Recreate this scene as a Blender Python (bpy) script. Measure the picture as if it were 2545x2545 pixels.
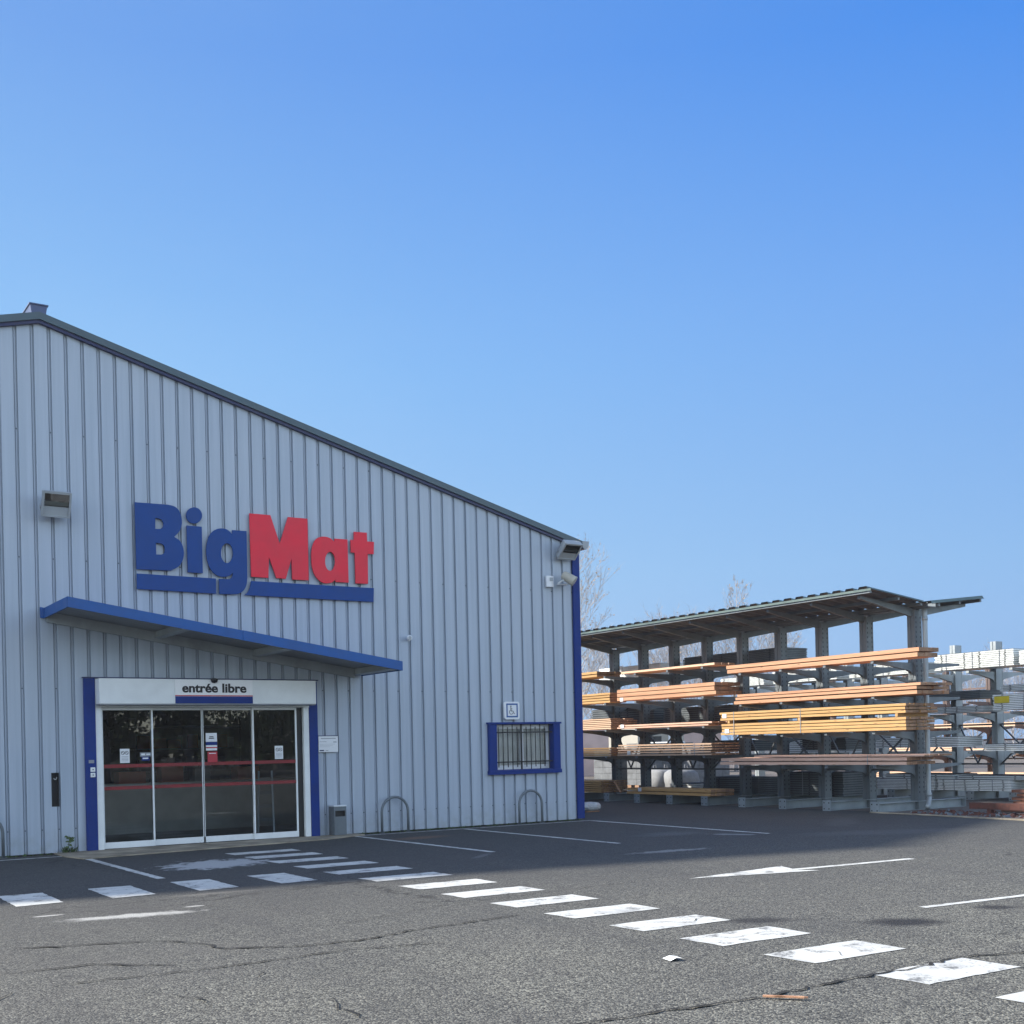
import bpy, math, random
from mathutils import Vector, Matrix
R = math.radians
for o in list(bpy.data.objects):
    bpy.data.objects.remove(o, do_unlink=True)
scene = bpy.context.scene
COL = scene.collection

# ------------------------------------------------------------------ camera
CAM = Vector((-14.226, -19.137, 1.5))
YAW = R(33.32); ROLL = math.atan(0.0225)
vr = Vector((math.cos(YAW), -math.sin(YAW), 0)); vf = Vector((math.sin(YAW), math.cos(YAW), 0)); vu = Vector((0, 0, 1))
rr = vr*math.cos(ROLL) - vu*math.sin(ROLL); uu = vu*math.cos(ROLL) + vr*math.sin(ROLL)
cam = bpy.data.cameras.new('camera'); camo = bpy.data.objects.new('camera', cam); COL.objects.link(camo)
cam.sensor_width = 36; cam.lens = 36*2950/2545; cam.shift_y = 0.2289; cam.clip_end = 3000; cam.clip_start = .05
m = Matrix((rr, uu, -vf)).transposed().to_4x4(); m.translation = CAM
camo.matrix_world = m
scene.camera = camo
scene.render.resolution_x = scene.render.resolution_y = 1024

# ------------------------------------------------------------------ light
SUN_DIR = Vector((-1.13, 1.0, 1.0)).normalized()      # towards the sun: behind the store, to the left
el = math.asin(SUN_DIR.z); az = math.atan2(SUN_DIR.x, SUN_DIR.y)
w = bpy.data.worlds.new('World'); scene.world = w; w.use_nodes = True
nt = w.node_tree; bg = nt.nodes['Background']
sky = nt.nodes.new('ShaderNodeTexSky'); sky.sky_type = 'NISHITA'; sky.sun_disc = False
sky.sun_elevation = el; sky.sun_rotation = az
sky.altitude = 100; sky.air_density = 1.0; sky.dust_density = 0.8; sky.ozone_density = 1.5
# clear winter sky: the deep blue part ahead as in the photograph, the physical sky elsewhere
def wn(kind): return nt.nodes.new(kind)
def wlink(a, b): nt.links.new(a, b)
tcw = wn('ShaderNodeTexCoord')
def wdot(v):
    n = wn('ShaderNodeVectorMath'); n.operation = 'DOT_PRODUCT'; wlink(tcw.outputs['Generated'], n.inputs[0]); n.inputs[1].default_value = v; return n.outputs['Value']
def wramp(src, stops, interp='EASE'):
    r = wn('ShaderNodeValToRGB'); e = r.color_ramp.elements; r.color_ramp.interpolation = interp
    while len(e) < len(stops): e.new(.5)
    for q, (p_, c_) in zip(e, stops): q.position = p_; q.color = (*c_, 1) if isinstance(c_, tuple) else (c_, c_, c_, 1)
    wlink(src, r.inputs[0]); return r.outputs[0]
def wmix(f_, a, b):
    n = wn('ShaderNodeMix'); n.data_type = 'RGBA'; wlink(f_, n.inputs[0]); wlink(a, n.inputs[6]); wlink(b, n.inputs[7]); return n.outputs[2]
def wmr(src, a, b):
    n = wn('ShaderNodeMapRange'); wlink(src, n.inputs[0]); n.inputs[1].default_value = a; n.inputs[2].default_value = b; return n.outputs[0]
elev = wdot((0, 0, 1))
toward = wramp(elev, [(0, (.40, .60, .86)), (.14, (.365, .61, .91)), (.30, (.27, .545, .93)), (.5, (.175, .385, .84)), (1, (.09, .24, .62))], 'LINEAR')
away = wramp(elev, [(0, (.29, .47, .77)), (.14, (.265, .495, .84)), (.34, (.165, .39, .87)), (.5, (.065, .275, .84)), (1, (.05, .18, .58))], 'LINEAR')
sh = Vector((SUN_DIR.x, SUN_DIR.y, 0)).normalized()
ahead = wmix(wmr(wdot(tuple(sh)), .46, -.26), toward, away)
wmp = wn('ShaderNodeMapping'); wlink(tcw.outputs['Generated'], wmp.inputs[0]); wmp.inputs['Scale'].default_value = (1, 1, 2.6); wmp.inputs['Rotation'].default_value = (.3, .2, 0)
wnz = wn('ShaderNodeTexNoise'); wnz.inputs['Scale'].default_value = 1.7; wnz.inputs['Detail'].default_value = 4; wnz.inputs['Roughness'].default_value = .45; wlink(wmp.outputs[0], wnz.inputs['Vector'])
veil = wramp(wnz.outputs['Fac'], [(.45, 0.0), (.75, .16)])
hsky = wn('ShaderNodeMix'); hsky.data_type = 'RGBA'; wlink(veil, hsky.inputs[0]); wlink(ahead, hsky.inputs[6]); hsky.inputs[7].default_value = (.42, .62, .90, 1); ahead = hsky.outputs[2]
hsv = wn('ShaderNodeHueSaturation'); hsv.inputs['Saturation'].default_value = .72; hsv.inputs['Value'].default_value = .40
wlink(sky.outputs[0], hsv.inputs['Color'])
wlink(wmix(wmr(wdot((.549, .836, 0)), -.15, .35), hsv.outputs[0], ahead), bg.inputs[0]); bg.inputs[1].default_value = 0.45
sl = bpy.data.lights.new('sun', 'SUN'); so = bpy.data.objects.new('sun', sl); COL.objects.link(so)
sl.energy = 4.3; sl.angle = R(2.4); sl.color = (1.0, .93, .82)
so.rotation_euler = (-SUN_DIR).to_track_quat('-Z', 'Y').to_euler(); so.location = (0, 0, 60)
scene.view_settings.view_transform = 'Standard'; scene.view_settings.look = 'None'
scene.view_settings.exposure = 1.15; scene.view_settings.gamma = 1

# ------------------------------------------------------------------ helpers
class MB:
    def __init__(s): s.v = []; s.f = []; s.m = []
    def add(s, vs, fs, m=0):
        n = len(s.v); s.v += [tuple(v) for v in vs]
        for f in fs: s.f.append(tuple(n+i for i in f)); s.m.append(m)
        return s
    def box(s, x0, x1, y0, y1, z0, z1, m=0):
        return s.add([(x0,y0,z0),(x1,y0,z0),(x1,y1,z0),(x0,y1,z0),(x0,y0,z1),(x1,y0,z1),(x1,y1,z1),(x0,y1,z1)],
                     [(0,3,2,1),(4,5,6,7),(0,1,5,4),(1,2,6,5),(2,3,7,6),(3,0,4,7)], m)
    def obox(s, c, ax, ay, az_, m=0):          # centre and three half-axis vectors
        c, ax, ay, az_ = map(Vector, (c, ax, ay, az_))
        vs = [c-ax-ay-az_, c+ax-ay-az_, c+ax+ay-az_, c-ax+ay-az_, c-ax-ay+az_, c+ax-ay+az_, c+ax+ay+az_, c-ax+ay+az_]
        return s.add(vs, [(0,3,2,1),(4,5,6,7),(0,1,5,4),(1,2,6,5),(2,3,7,6),(3,0,4,7)], m)
    def quad(s, a, b, c, d, m=0): return s.add([a,b,c,d], [(0,1,2,3)], m)
    def bar(s, a, b, w=.02, h=.02, m=0, up=(0,0,1)):
        a, b, up = Vector(a), Vector(b), Vector(up); d = (b-a); L = d.length
        if L < 1e-6: return s
        d /= L; sx = d.cross(up)
        if sx.length < 1e-4: sx = d.cross(Vector((1,0,0)))
        sx.normalize(); sz = sx.cross(d)
        return s.obox((a+b)/2, d*L/2, sx*w/2, sz*h/2, m)
    def tube(s, pts, rad, n=10, m=0, cap=True):
        pts = [Vector(p) for p in pts]; rs = rad if isinstance(rad, (list, tuple)) else [rad]*len(pts)
        base = len(s.v); prev = None
        for i, p in enumerate(pts):
            d = (pts[min(i+1, len(pts)-1)] - pts[max(i-1, 0)])
            d = d.normalized() if d.length > 1e-9 else Vector((0,0,1))
            if prev is None:
                a = d.orthogonal().normalized()
            else:
                a = prev - d*prev.dot(d)
                a = a.normalized() if a.length > 1e-6 else d.orthogonal().normalized()
            prev = a; b = d.cross(a)
            for k in range(n):
                t = 2*math.pi*k/n; s.v.append(tuple(p + (a*math.cos(t) + b*math.sin(t))*rs[i]))
        for i in range(len(pts)-1):
            for k in range(n):
                s.f.append((base+i*n+k, base+i*n+(k+1)%n, base+(i+1)*n+(k+1)%n, base+(i+1)*n+k)); s.m.append(m)
        if cap and n > 2:
            s.f.append(tuple(base+k for k in range(n))[::-1]); s.m.append(m)
            e = base+(len(pts)-1)*n
            s.f.append(tuple(e+k for k in range(n))); s.m.append(m)
        return s
    def prism(s, poly, lo, hi, axis, m=0):
        # poly in the two other axes (in x,y,z order); extruded from lo to hi along axis
        def P(p, t):
            return {'x': (t, p[0], p[1]), 'y': (p[0], t, p[1]), 'z': (p[0], p[1], t)}[axis]
        n = len(poly); vs = [P(p, lo) for p in poly] + [P(p, hi) for p in poly]
        fs = [tuple(range(n)), tuple(range(2*n-1, n-1, -1))] + [(i, n+i, n+(i+1)%n, (i+1)%n) for i in range(n)]
        return s.add(vs, fs, m)
    def build(s, name, mats, parent=None, smooth=False, bevel=0, fix=True):
        # vertices are in world space; the mesh is stored relative to its root's origin
        org = Vector((0,0,0))
        q = parent
        while q is not None:
            if q.parent is None: org = Vector(q.location)
            q = q.parent
        me = bpy.data.meshes.new(name)
        loc = org
        if parent is None:
            xs = [v[0] for v in s.v]; ys = [v[1] for v in s.v]; zs = [v[2] for v in s.v]
            loc = Vector(((min(xs)+max(xs))/2, (min(ys)+max(ys))/2, min(zs)))
        me.from_pydata([(v[0]-loc.x, v[1]-loc.y, v[2]-loc.z) for v in s.v], [], s.f)
        if not isinstance(mats, (list, tuple)): mats = [mats]
        for mt in mats: me.materials.append(mt)
        me.polygons.foreach_set('material_index', s.m)
        if smooth: me.polygons.foreach_set('use_smooth', [True]*len(s.f))
        me.update()
        if fix:
            import bmesh
            b = bmesh.new(); b.from_mesh(me); bmesh.ops.recalc_face_normals(b, faces=b.faces); b.to_mesh(me); b.free()
        o = bpy.data.objects.new(name, me); COL.objects.link(o)
        if parent is None: o.location = loc
        else: o.parent = parent
        if bevel:
            bm_ = o.modifiers.new('bevel', 'BEVEL'); bm_.width = bevel; bm_.segments = 2; bm_.limit_method = 'ANGLE'
        return o

def tag(o, label=None, cat=None, group=None, kind=None):
    if label: o['label'] = label
    if cat: o['category'] = cat
    if group: o['group'] = group
    if kind: o['kind'] = kind
    return o
def thing(name, loc, label, cat, group=None):
    o = bpy.data.objects.new(name, None); o.empty_display_size = .2; COL.objects.link(o); o.location = loc
    return tag(o, label, cat, group)

# ------------------------------------------------------------------ materials
class NT:
    def __init__(s, name):
        s.mat = bpy.data.materials.new(name); s.mat.use_nodes = True
        s.t = s.mat.node_tree; s.n = s.t.nodes; s.b = s.n['Principled BSDF']; s.l = s.t.links
        s.tc = s.n.new('ShaderNodeTexCoord')
    def geo(s):
        g = s.n.new('ShaderNodeNewGeometry'); return g.outputs['Position']
    def map(s, src, scale):
        mp = s.n.new('ShaderNodeMapping'); mp.inputs['Scale'].default_value = scale; s.l.new(src, mp.inputs[0]); return mp.outputs[0]
    def noise(s, src, scale, detail=4, rough=.55, dist=0):
        n = s.n.new('ShaderNodeTexNoise'); n.inputs['Scale'].default_value = scale; n.inputs['Detail'].default_value = detail
        n.inputs['Roughness'].default_value = rough; n.inputs['Distortion'].default_value = dist
        s.l.new(src, n.inputs['Vector']); return n.outputs['Fac']
    def voro(s, src, scale, feature='F1', out='Distance'):
        n = s.n.new('ShaderNodeTexVoronoi'); n.feature = feature; n.inputs['Scale'].default_value = scale
        s.l.new(src, n.inputs['Vector']); return n.outputs[out]
    def ramp(s, src, stops):
        r = s.n.new('ShaderNodeValToRGB'); e = r.color_ramp.elements
        while len(e) < len(stops): e.new(.5)
        for el_, (p, c) in zip(e, stops):
            el_.position = p; el_.color = (c, c, c, 1) if isinstance(c, (int, float)) else (*c, 1)
        s.l.new(src, r.inputs[0]); return r.outputs[0]
    def mix(s, f, a, b, mode='MIX'):
        n = s.n.new('ShaderNodeMix'); n.data_type = 'RGBA'; n.blend_type = mode
        for i_, v in ((0, f), (6, a), (7, b)):
            sock = n.inputs[i_]
            if hasattr(v, 'links'): s.l.new(v, sock)
            elif isinstance(v, (int, float)): sock.default_value = v if i_ == 0 else (v, v, v, 1)
            else: sock.default_value = (*v, 1)
        return n.outputs[2]
    def math(s, op, a, b=None, c=None):
        n = s.n.new('ShaderNodeMath'); n.operation = op
        for i, v in enumerate((a, b, c)):
            if v is None: continue
            if hasattr(v, 'links'): s.l.new(v, n.inputs[i])
            else: n.inputs[i].default_value = v
        return n.outputs[0]
    def sep(s, src):
        n = s.n.new('ShaderNodeSeparateXYZ'); s.l.new(src, n.inputs[0]); return n.outputs
    def bump(s, h, strength=.3, dist=.01):
        n = s.n.new('ShaderNodeBump'); n.inputs['Strength'].default_value = strength; n.inputs['Distance'].default_value = dist
        s.l.new(h, n.inputs['Height']); s.l.new(n.outputs[0], s.b.inputs['Normal'])
    def col(s, v):
        if hasattr(v, 'links'): s.l.new(v, s.b.inputs['Base Color'])
        else: s.b.inputs['Base Color'].default_value = (*v, 1)
        return s
    def rm(s, r, m=0):
        if hasattr(r, 'links'): s.l.new(r, s.b.inputs['Roughness'])
        else: s.b.inputs['Roughness'].default_value = r
        s.b.inputs['Metallic'].default_value = m; return s

def painted(name, c, rough=.45, metal=0, var=.12, scale=3, streak=None):
    t = NT(name); p = t.geo(); t.b.inputs['Specular IOR Level'].default_value = .35
    n = t.noise(t.map(p, streak) if streak else p, scale, 5)
    f = t.noise(p, 60, 2)
    lo = tuple(x*(1-var) for x in c); hi = tuple(min(1, x*(1+var)) for x in c)
    cc = t.mix(t.ramp(n, [(.35, 0), (.65, 1)]), lo, hi)
    t.col(t.mix(t.math('MULTIPLY', f, .12), cc, (.1, .1, .09))); t.rm(t.ramp(n, [(.3, max(0, rough-.06)), (.7, min(1, rough+.1))]), metal)
    return t.mat

M = {}
def cladding_mat():
    t = NT('light blue grey steel cladding'); p = t.geo()
    st = t.noise(t.map(p, (9, 9, .25)), 1.0, 6, .6)
    cl = t.noise(p, .5, 3)
    pan = t.voro(t.map(p, (1.0, .001, .001)), 1.0, 'F1', 'Color')
    c = t.mix(t.ramp(st, [(.38, 0), (.7, 1)]), (.325, .385, .46), (.395, .455, .535))
    c = t.mix(t.math('MULTIPLY', t.ramp(cl, [(.4, 0), (.7, 1)]), .3), c, (.42, .46, .51))
    z = t.sep(p)[2]
    # splash dirt along the foot of the wall
    d = t.math('MULTIPLY', t.ramp(z, [(0.0, 1), (.45, 0)]), t.ramp(t.noise(p, 7, 5), [(.4, .15), (.7, 1)]))
    c = t.mix(t.math('MULTIPLY', d, .45), c, (.2, .21, .18))
    t.col(c); t.rm(t.ramp(st, [(.3, .38), (.7, .5)]), .0)
    t.b.inputs['Specular IOR Level'].default_value = .45
    t.bump(t.noise(t.map(p, (1.5, 1.5, .7)), 1.0, 2), .05, .02)
    return t.mat
M['clad'] = cladding_mat()
M['trim_green'] = painted('slate green verge flashing', (.06, .10, .125), .45)
M['blue'] = painted('royal blue painted metal', (.004, .030, .19), .6, var=.1); M['blue'].node_tree.nodes['Principled BSDF'].inputs['Specular IOR Level'].default_value = .18
M['fascia'] = painted('mid blue canopy fascia', (.010, .085, .30), .55, var=.08)
M['cap'] = painted('slate blue ridge cap', (.07, .10, .20), .5)
M['blue_dark'] = painted('dark navy trim', (.012, .02, .09), .4)
M['letter_blue'] = painted('navy blue sign panel', (.009, .056, .23), .6, var=.06); M['letter_blue'].node_tree.nodes['Principled BSDF'].inputs['Specular IOR Level'].default_value = .2
M['letter_red'] = painted('red sign panel', (.74, .016, .042), .5, var=.06)
M['white'] = painted('white painted metal', (.76, .79, .79), .4, var=.05)
M['white_plain'] = painted('white enamel sign face', (.74, .76, .78), .4, var=.03)
M['sign_white'] = painted('bright white sign face', (.84, .84, .84), .4, var=.02)
M['alu'] = painted('brushed aluminium', (.62, .66, .70), .35, .5, var=.05)
M['black'] = painted('black painted steel', (.012, .013, .016), .5)
M['lamp_grey'] = painted('grey cast aluminium lamp housing', (.32, .35, .37), .5, var=.1)
M['beige'] = painted('cream plastic', (.47, .45, .38), .5)
M['soffit'] = painted('grey galvanised soffit', (.23, .25, .27), .6, var=.2, streak=(1, 6, 1))
M['dark_inside'] = painted('dark interior panel', (.03, .03, .034), .8)
M['red_tape'] = painted('translucent red safety band', (.21, .018, .022), .6)
M['text'] = painted('black lettering', (.008, .008, .012), .5)
M['red'] = painted('red print', (.5, .03, .05), .5)
M['orange'] = painted('orange printed carton', (.5, .09, .02), .6)
M['grey_print'] = painted('grey print', (.25, .27, .3), .6)

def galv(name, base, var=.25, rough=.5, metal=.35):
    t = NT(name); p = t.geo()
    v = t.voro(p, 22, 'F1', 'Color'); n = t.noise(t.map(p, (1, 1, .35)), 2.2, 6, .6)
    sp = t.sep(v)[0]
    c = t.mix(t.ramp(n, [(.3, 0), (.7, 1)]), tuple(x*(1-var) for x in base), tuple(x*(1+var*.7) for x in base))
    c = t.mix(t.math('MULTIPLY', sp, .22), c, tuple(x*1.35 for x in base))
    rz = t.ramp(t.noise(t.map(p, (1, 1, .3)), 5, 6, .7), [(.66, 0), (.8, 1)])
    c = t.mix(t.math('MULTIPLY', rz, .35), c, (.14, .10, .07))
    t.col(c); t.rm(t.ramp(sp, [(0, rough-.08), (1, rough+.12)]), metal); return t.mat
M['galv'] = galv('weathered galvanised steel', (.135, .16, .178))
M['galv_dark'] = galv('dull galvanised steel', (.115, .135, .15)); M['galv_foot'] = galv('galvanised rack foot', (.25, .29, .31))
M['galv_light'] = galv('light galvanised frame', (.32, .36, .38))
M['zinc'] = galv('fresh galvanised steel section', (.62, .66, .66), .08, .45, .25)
M['zinc_dull'] = galv('dull galvanised section', (.84, .87, .86), .1, .55, .0)
M['green_roof'] = painted('dark green corrugated sheet', (.09, .135, .13), .5, var=.2)
M['roof_under'] = painted('grey underside of corrugated sheet', (.10, .11, .125), .6, var=.2)
M['rust'] = painted('rusty steel', (.085, .03, .022), .85, var=.35, scale=9)
M['hole'] = painted('bolt hole shadow recess', (.02, .022, .026), .9)

def wood(name, c1, c2, knot=(.17, .08, .035)):
    t = NT(name); p = t.geo()
    g = t.noise(t.map(p, (14, .8, 14)), 1.6, 6, .62, .6)
    g2 = t.noise(t.map(p, (3, .35, 9)), 1.2, 3)
    c = t.mix(t.ramp(g, [(.32, 0), (.68, 1)]), c1, c2)
    c = t.mix(t.math('MULTIPLY', t.ramp(g2, [(.45, 0), (.75, 1)]), .45), c, tuple(x*.62 for x in c1))
    kn = t.voro(t.map(p, (3, 1.6, 9)), 1.5)
    c = t.mix(t.math('MULTIPLY', t.ramp(kn, [(.05, 1), (.15, 0)]), .9), c, knot)
    gi = t.n.new('ShaderNodeNewGeometry'); tone = t.ramp(gi.outputs['Random Per Island'], [(0, .58), (.5, .9), (1, 1.15)])
    c = t.mix(1.0, c, tone, 'MULTIPLY')
    t.col(c); t.rm(.75); t.bump(g, .25, .004); return t.mat
M['pine'] = wood('fresh orange pine', (.47, .235, .13), (.58, .33, .19))
M['pine_yellow'] = wood('yellow pine', (.47, .265, .095), (.57, .35, .14))
M['pine_pink'] = wood('pinkish planed timber', (.62, .38, .27), (.74, .49, .37))
M['pine_pale'] = wood('pale boards', (.64, .42, .27), (.75, .53, .37))
M['wood_end'] = wood('sawn brown end grain', (.27, .145, .08), (.40, .24, .14))
M['wood_dark'] = wood('reddish brown old timber', (.13, .05, .03), (.22, .09, .05))

# ------------------------------------------------------------------ ground
def asphalt():
    t = NT('coarse worn asphalt'); p = t.geo()
    xyz = t.sep(p)
    cells = t.sep(t.voro(p, 78, 'F1', 'Color'))[0]
    edge = t.voro(p, 78)
    cells2 = t.sep(t.voro(p, 34, 'F1', 'Color'))[1]
    n1 = t.noise(p, 26, 3, .7); n2 = t.noise(p, .45, 5, .6); n3 = t.noise(t.map(p, (.5, 1.6, 1)), .9, 4, .6)
    n4 = t.noise(p, 5, 5, .7)
    a = t.mix(t.ramp(cells, [(.08, 0), (.5, .35), (.95, 1)]), (.020, .021, .020), (.345, .34, .285))
    a = t.mix(t.math('MULTIPLY', cells2, .35), a, (.12, .115, .105))
    a = t.mix(t.ramp(n1, [(.36, .75), (.5, 0)]), a, (.018, .019, .02))
    # large wear patches
    a = t.mix(t.math('MULTIPLY', t.ramp(n2, [(.35, 0), (.68, 1)]), .38), a, (.05, .052, .056))
    a = t.mix(t.math('MULTIPLY', t.ramp(n3, [(.45, 0), (.75, 1)]), .3), a, (.135, .128, .112))
    a = t.mix(t.math('MULTIPLY', t.ramp(n4, [(.5, 0), (.72, 1)]), .4), a, (.035, .036, .038))
    # smoother strip along the store, darkened to paint in soft shade and light falloff
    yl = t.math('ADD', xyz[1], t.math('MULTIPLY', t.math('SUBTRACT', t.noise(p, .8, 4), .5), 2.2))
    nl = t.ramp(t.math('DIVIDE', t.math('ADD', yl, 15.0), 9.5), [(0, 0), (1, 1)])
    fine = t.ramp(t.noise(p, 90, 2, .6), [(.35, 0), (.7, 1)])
    shade_tone = t.mix(fine, (.03, .032, .036), (.058, .06, .063))
    shade_tone = t.mix(t.math('MULTIPLY', t.ramp(n2, [(.4, 0), (.65, 1)]), .3), shade_tone, (.075, .072, .068))
    a = t.mix(t.math('MULTIPLY', nl, .82), a, shade_tone)
    # fine crack network in the old surface
    wv = t.n.new('ShaderNodeVectorMath'); wv.operation = 'MULTIPLY_ADD'; wn_ = t.n.new('ShaderNodeTexNoise'); wn_.inputs['Scale'].default_value = 2.2; wn_.inputs['Detail'].default_value = 6
    t.l.new(p, wn_.inputs['Vector']); t.l.new(wn_.outputs['Color'], wv.inputs[0]); wv.inputs[1].default_value = (.9, .9, 0); t.l.new(p, wv.inputs[2])
    ck = t.voro(wv.outputs[0], .42, 'DISTANCE_TO_EDGE'); cm = t.ramp(t.noise(p, .33, 3), [(.50, 0), (.60, 1)])
    ckm = t.math('MULTIPLY', t.ramp(ck, [(.002, 1), (.007, 0)]), cm)
    a = t.mix(t.math('MULTIPLY', ckm, .75), a, (.018, .018, .018))
    # tyre-darkened and bleached bands
    tb = t.noise(t.map(p, (.9, .18, 1)), 1.0, 4, .6)
    a = t.mix(t.math('MULTIPLY', t.ramp(tb, [(.5, 0), (.72, 1)]), .35), a, (.045, .045, .047))
    def ell(cx, cy, rx, ry, c, amt, ang=0, soft=.5, nz=1.3, ns=3):
        nonlocal a
        mp = t.n.new('ShaderNodeMapping'); mp.vector_type = 'TEXTURE'
        mp.inputs['Location'].default_value = (cx, cy, 0); mp.inputs['Rotation'].default_value = (0, 0, R(ang))
        mp.inputs['Scale'].default_value = (rx, ry, 1000); t.l.new(p, mp.inputs[0])
        ln = t.n.new('ShaderNodeVectorMath'); ln.operation = 'LENGTH'; t.l.new(mp.outputs[0], ln.inputs[0])
        d = t.math('ADD', ln.outputs['Value'], t.math('MULTIPLY', t.math('SUBTRACT', t.noise(p, ns, 6, .7), .5), nz))
        a = t.mix(t.math('MULTIPLY', t.ramp(d, [(1-soft, 1), (1.0, 0)]), amt), a, c)
    white = (.42, .42, .40); oil = (.02, .02, .022)
    ell(-8.8, -3.5, .78, .66, (.42, .43, .43), .8, 20, .3, 2.6, 5)
    ell(-11.15, -7.90, .72, .17, white, .75, -8, .55, 1.9, 5)
    ell(-11.75, -7.35, .16, .05, white, .7, 0, .3, 1.0, 8)
    ell(-10.45, -7.65, .12, .05, white, .6, 0, .3, 1.0, 8)
    ell(-6.28, -12.81, .42, .27, oil, .95, -35, .6, .7, 6)
    ell(-7.1, -11.95, .36, .2, oil, .8, -35, .6, .7, 6)
    ell(-5.02, -12.78, .24, .17, oil, .85, -35, .6, .7, 6)
    ell(-6.75, -12.2, .14, .09, oil, .3, -35, .6, .7, 6)
    ell(-3.35, -6.55, .7, .16, (.34, .34, .33), .5, -5, .4, 2.4, 7)
    ell(-4.6, -1.6, .75, .35, (.23, .13, .075), .45, 10, .8, 1.0, 4)
    ell(-1.3, -4.2, .9, .5, (.15, .155, .16), .35, 0, .8, 1.2, 2)
    ell(-.75, -5.05, .42, .14, (.30, .31, .31), .5, -60, .25, 1.5, 5)
    ell(1.2, -6.6, 1.9, .6, (.11, .11, .11), .45, -25, .6, 1.2, 2)
    ell(2.6, -4.4, 1.6, .35, (.10, .10, .10), .4, 40, .6, 1.2, 2)
    ell(-5.6, -5.2, .5, .08, (.16, .16, .16), .5, 40, .5, 1.2, 5)
    ell(-9.9, -6.75, .7, .12, (.20, .19, .17), .35, -3, .7, 1.4, 5)
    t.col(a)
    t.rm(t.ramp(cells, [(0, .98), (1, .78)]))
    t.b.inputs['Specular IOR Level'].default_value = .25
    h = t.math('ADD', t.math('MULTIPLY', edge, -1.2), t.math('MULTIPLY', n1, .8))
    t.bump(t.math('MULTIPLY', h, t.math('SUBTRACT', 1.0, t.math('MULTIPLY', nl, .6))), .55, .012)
    return t.mat
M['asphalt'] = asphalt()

def paint():
    t = NT('worn white road paint'); p = t.geo()
    n = t.noise(p, 4.5, 7, .7); f = t.noise(p, 45, 3, .7); g = t.noise(p, 1.6, 4)
    w_ = t.ramp(t.math('ADD', t.math('MULTIPLY', n, .72), t.math('MULTIPLY', f, .28)), [(.40, 1), (.475, 0)])
    st = t.ramp(t.noise(p, 2.3, 6, .65, .8), [(.52, 0), (.66, 1)])
    c = t.mix(t.ramp(g, [(.3, 0), (.7, 1)]), (.57, .58, .55), (.47, .48, .46))
    c = t.mix(t.math('MULTIPLY', t.ramp(f, [(.4, 0), (.7, 1)]), .3), c, (.34, .34, .33))
    c = t.mix(t.math('MULTIPLY', st, .5), c, (.25, .255, .26))
    c = t.mix(t.math('MULTIPLY', w_, .8), c, (.07, .07, .07))
    t.col(c); t.rm(.75); t.bump(f, .3, .003); return t.mat
M['paint'] = paint()
M['concrete'] = painted('stained concrete', (.30, .26, .195), .9, var=.35, scale=2.5)
M['crack'] = painted('open crack in the asphalt', (.012, .012, .012), 1.0)

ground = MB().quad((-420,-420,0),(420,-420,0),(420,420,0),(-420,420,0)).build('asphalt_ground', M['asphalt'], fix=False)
tag(ground, kind='structure')

rng = random.Random(4)
Z1 = .004
def stripe(pts, name='crosswalk_stripe', z=Z1):
    # slightly ragged outline
    out = []
    n = len(pts)
    for i in range(n):
        a = Vector((*pts[i], 0)); b = Vector((*pts[(i+1)%n], 0)); L = (b-a).length; k = max(2, int(L/.09))
        nrm = Vector((-(b-a).y, (b-a).x, 0)).normalized()
        for j in range(k):
            q = a+(b-a)*j/k + nrm*rng.uniform(-.008, .008); out.append((q.x, q.y, z))
    mb = MB(); mb.add(out, [tuple(range(len(out)))])
    mb.v = [(x, y, zz) for x, y, zz in mb.v]
    return mb.build(name, M['paint'], ground)
ys = [(-2.03,-2.40),(-2.83,-3.22),(-3.72,-4.12),(-4.65,-5.05),(-5.60,-6.02),(-6.59,-7.04),(-7.60,-8.05),(-8.55,-8.99),(-9.50,-9.93),(-10.42,-10.86),(-11.36,-11.79),(-12.24,-12.70),(-13.14,-13.60),(-14.07,-14.50),(-14.97,-15.42),(-15.9,-16.33)]
for i, (a, b) in enumerate(ys):
    x0 = -8.13-.007*i; x1 = -7.07-.018*i
    x1 = max(x1, -7.30)
    stripe([(x0, a), (x0+.02, b), (x1, b-.02), (x1, a-.01)])
for x0 in (-12.83, -11.86, -10.91, -9.98, -9.03):
    stripe([(x0, -5.32), (x0-.01, -6.43), (x0+.45, -6.39), (x0+.47, -5.34)])
def line(a, b, w_, name='parking_line'):
    a, b = Vector((*a, 0)), Vector((*b, 0)); n = Vector((-(b-a).y, (b-a).x, 0)).normalized()*w_/2
    return stripe([(a-n)[:2], (b-n)[:2], (b+n)[:2], (a+n)[:2]], name)
line((-9.93,-.62), (-9.93,-4.85), .10); line((-20.8,-.55), (-9.99,-.55), .09)
line((-5.22,-.42), (-5.19,-4.85), .10); line((-5.14,-.36), (-.06,-.36), .08)
line((-3.0,-.42), (-3.08,-5.07), .09); line((-.10,-.42), (-.28,-5.4), .10)
stripe([(-5.47,-9.29), (-3.84,-9.70), (-3.98,-9.50), (-2.08,-9.64), (-2.06,-9.53), (-3.95,-9.38), (-3.80,-9.06)], 'direction_arrow')
line((-5.5,-12.38), (-1.0,-12.75), .09, 'lane_line'); 
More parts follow.
